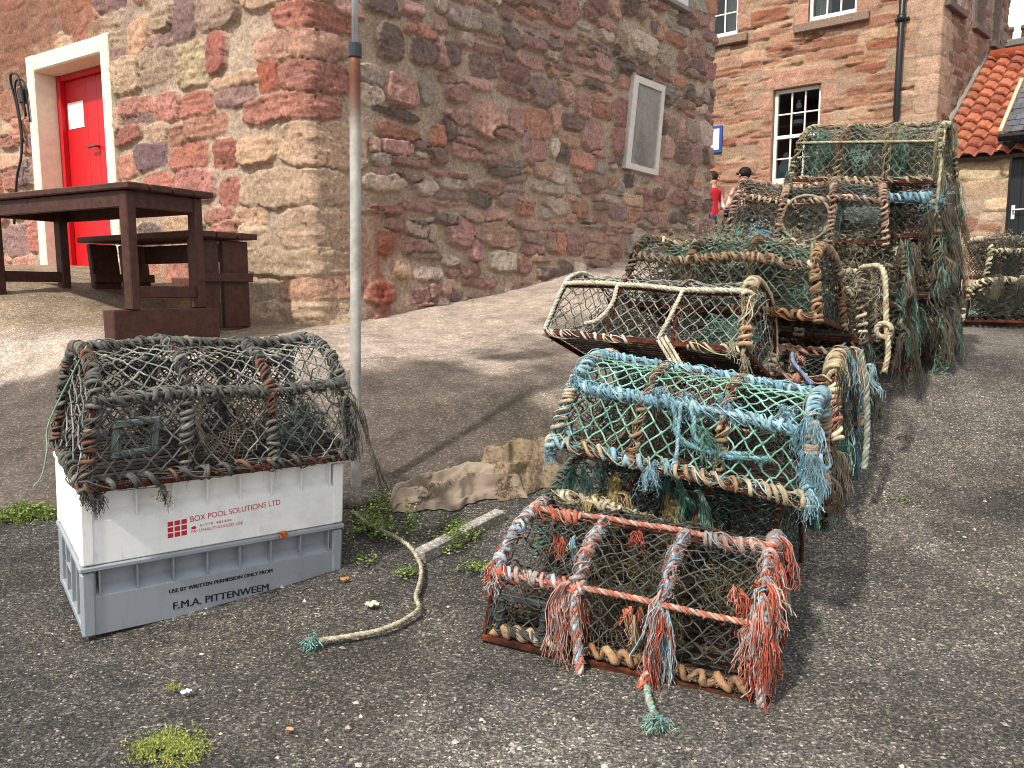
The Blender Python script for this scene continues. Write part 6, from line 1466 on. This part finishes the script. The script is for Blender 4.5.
# ================================================================== LOW WALL AND PEOPLE ON THE BRAE
wc = at(717, 236, 12.6); mb = MB(); wz0, wz1 = 1.25, at(717, 221, 12.6)[2]
RW = np.column_stack([-FL, -FNL, A([0, 0, 1.])])
mb.box((0, 0, (wz0 + wz1) / 2), (2.6, .3, wz1 - wz0), RW, .02, hx('55504c')); o = mb.build('low_wall', M['stone']); o.location = (wc[0], wc[1], 0); tag(o, 'low dark wall in the gap beside the sandstone house', 'wall')
def person(name, loc, yaw, joints, edges, radii, cols_fn, label):
    me = bpy.data.meshes.new('body'); me.from_pydata([tuple(j) for j in joints], edges, []); o = bpy.data.objects.new('body', me); C.objects.link(o)
    md = o.modifiers.new('s', 'SKIN'); md.use_smooth_shade = True
    for i, r in enumerate(radii): me.skin_vertices[0].data[i].radius = (r, r) if np.ndim(r) == 0 else r
    me.skin_vertices[0].data[0].use_root = True
    o.modifiers.new('u', 'SUBSURF').levels = 2
    dg = bpy.context.evaluated_depsgraph_get(); m2 = bpy.data.meshes.new_from_object(o.evaluated_get(dg)); bpy.data.objects.remove(o); m2.name = name
    co = np.empty(len(m2.vertices) * 3, np.float32); m2.vertices.foreach_get('co', co); co = co.reshape(-1, 3)
    at_ = m2.color_attributes.new('col', 'FLOAT_COLOR', 'POINT'); at_.data.foreach_set('color', np.column_stack([cols_fn(co), np.ones(len(co))]).ravel().astype(np.float32))
    m2.materials.append(M['skin']); ob = bpy.data.objects.new(name, m2); C.objects.link(ob); set_m(ob, loc, rot(yaw, 0, 0)); tag(ob, label, 'person', None); return ob
SKN = hx('c99a80')
def ellip(mb, c, r, col, n=14):
    th = np.linspace(0, np.pi, n); lathe(mb, A(c), np.column_stack([np.sin(th) * 1.0, -np.cos(th)]), n, col); mb.v[-1] = (mb.v[-1] - A(c)) * A(r) + A(c)
# woman walking, red top, white sleeves
hz_ = at(715, 173, 13.6); fz = hz_[2] - 1.58
J = [(0, 0, .86), (0, 0, 1.02), (0, 0, 1.22), (0, 0, 1.33), (0, 0, 1.40), (0, -.01, 1.49), (-.16, 0, 1.28), (-.2, .02, 1.05), (-.17, -.08, .84), (.16, 0, 1.28), (.22, -.02, 1.06), (.24, -.16, .9), (-.08, 0, .82), (-.09, -.05, .47), (-.09, .06, .08), (-.09, -.1, .04), (.08, 0, .82), (.1, -.14, .48), (.1, -.02, .09), (.1, -.18, .05)]
Ed = [(0, 1), (1, 2), (2, 3), (3, 4), (4, 5), (2, 6), (6, 7), (7, 8), (2, 9), (9, 10), (10, 11), (0, 12), (12, 13), (13, 14), (14, 15), (0, 16), (16, 17), (17, 18), (18, 19)]
Rd = [(.13, .095), (.105, .085), (.135, .09), (.065, .065), (.058, .058), (.092, .105), .055, .04, .03, .055, .04, .03, .085, .055, .04, .035, .085, .055, .04, .035]
def cw_(co):
    c = np.tile(SKN, (len(co), 1)); x, z = np.abs(co[:, 0]), co[:, 2]
    c[(z < .9)] = hx('4a5468'); c[(z < .62)] = hx('d5d0ca'); c[z < .09] = hx('d9d9d6'); c[(z > .88) & (z < 1.33) & (x < .17)] = hx('d12a3a'); c[(z > 1.02) & (z < 1.33) & (x >= .17)] = hx('e0dcd8'); return c
w = person('person', (hz_[0] - .03, 13.6, fz), rad(35), J, Ed, Rd, cw_, 'standing person in a red top with white sleeves by the corner of the stone building')
mb = MB(); ellip(mb, (0, .02, 1.52), (.1, .112, .1), hx('2b1d18')); ellip(mb, (0, .075, 1.38), (.1, .065, .19), hx('2b1d18')); mb.build('hair', M['skin'], w)
mb = MB()
for sx in (-.032, .032): ellip(mb, (sx, -.105, 1.5), (.013, .008, .008), hx('22201f'), 8)
ellip(mb, (0, -.112, 1.475), (.012, .016, .02), SKN, 8); ellip(mb, (0, -.1, 1.445), (.024, .008, .007), hx('9a4a45'), 8); mb.build('face', M['skin'], w)
# seated man, dark hair, sunglasses, pale patterned shirt, shorts
sw = at(742, 222, 12.65); sz_ = wz1
J = [(0, 0, .1), (0, .0, .25), (0, 0, .45), (0, 0, .56), (0, -.01, .62), (0, -.02, .71), (-.18, 0, .5), (-.24, -.05, .28), (-.14, -.25, .2), (.18, 0, .5), (.24, -.05, .28), (.14, -.25, .2), (-.1, -.05, .1), (-.12, -.42, .12), (-.12, -.45, -.28), (-.12, -.57, -.32), (.1, -.05, .1), (.12, -.42, .12), (.12, -.46, -.28), (.12, -.58, -.32)]
def cm_(co):
    c = np.tile(SKN, (len(co), 1)); x, y, z = np.abs(co[:, 0]), co[:, 1], co[:, 2]
    f = (fbm(co * 22, 601, 2) > .05); sh = (z > .17) & (z < .56) & (x < .25) & (y > -.17); c[sh] = np.where(f[sh][:, None], hx('d9c9bd'), hx('9a5f5a')); c[(z < .2) & (z > -.02) & (y > -.4)] = hx('2b3550'); c[z < -.24] = hx('2a2624'); return c
w = person('person', (sw[0], 12.62, sz_), rad(-50), J, Ed, Rd, cm_, 'seated person in sunglasses and patterned shirt on the low wall')
mb = MB(); ellip(mb, (0, .02, .75), (.1, .11, .095), hx('1c1614')); mb.build('hair', M['skin'], w)
mb = MB()
for sx in (-.04, .04): ellip(mb, (sx, -.112, .73), (.034, .014, .024), hx('111113'), 10)
mb.box((0, -.12, .735), (.03, .01, .01), None, .003, hx('111113')); mb.build('sunglasses', M['paint'], w)
mb = MB(); ellip(mb, (0, -.12, .705), (.012, .016, .02), SKN, 8); ellip(mb, (0, -.11, .67), (.024, .008, .007), hx('9a5a50'), 8); mb.build('face', M['skin'], w)

# ================================================================== LIGHT, SKY, CAMERA
SUN = A([-.65, -.76]); SUN = SUN / np.linalg.norm(SUN); EL = rad(49)
sd = bpy.data.lights.new('sun', 'SUN'); sd.energy = 4.3; sd.angle = rad(2.6); sd.color = (1, .95, .87)
so = bpy.data.objects.new('sun', sd); C.objects.link(so)
from mathutils import Vector
so.rotation_mode = 'QUATERNION'; so.rotation_quaternion = Vector((SUN[0] * math.cos(EL), SUN[1] * math.cos(EL), math.sin(EL))).to_track_quat('Z', 'Y')
w = bpy.data.worlds.new('World'); bpy.context.scene.world = w; w.use_nodes = True; nt = w.node_tree
sky = N(nt, 'ShaderNodeTexSky', sky_type='NISHITA'); sky.sun_disc = False; sky.sun_elevation = EL; sky.sun_rotation = math.atan2(SUN[0], SUN[1]); sky.dust_density = 2.0
tc = N(nt, 'ShaderNodeTexCoord'); mp = N(nt, 'ShaderNodeMapping'); mp.inputs['Scale'].default_value = (1, 1, 2.2)
cn = N(nt, 'ShaderNodeTexNoise', Scale=1.6, Detail=7, Roughness=.55); L(nt, tc.outputs['Generated'], mp.inputs[0]); L(nt, mp.outputs[0], cn.inputs['Vector'])
cf = ramp(nt, cn.outputs['Fac'], [(.34, .25), (.52, 1.0)])
cm = mul(nt, sky.outputs[0], (8.6, 8.8, 9.1), 1, 'MIX'); L(nt, cf, cm.node.inputs[0])
bg = nt.nodes['Background']; L(nt, cm, bg.inputs['Color']); bg.inputs['Strength'].default_value = .138
cam = bpy.data.cameras.new('camera'); cam.sensor_width = 36; cam.lens = 36 * F / 1024; cam.clip_end = 600; cam.clip_start = .05
co = bpy.data.objects.new('camera', cam); C.objects.link(co); co.location = EYE; co.rotation_euler = (math.pi / 2 - PITCH, 0, 0)
sc = bpy.context.scene; sc.camera = co
sc.view_settings.view_transform = 'Standard'; sc.view_settings.look = 'None'; sc.view_settings.exposure = .18; sc.view_settings.gamma = 1
sc.cycles.filter_width = .95; sc.cycles.max_bounces = 6; sc.cycles.diffuse_bounces = 3; sc.cycles.transparent_max_bounces = 6; sc.cycles.use_denoising = True
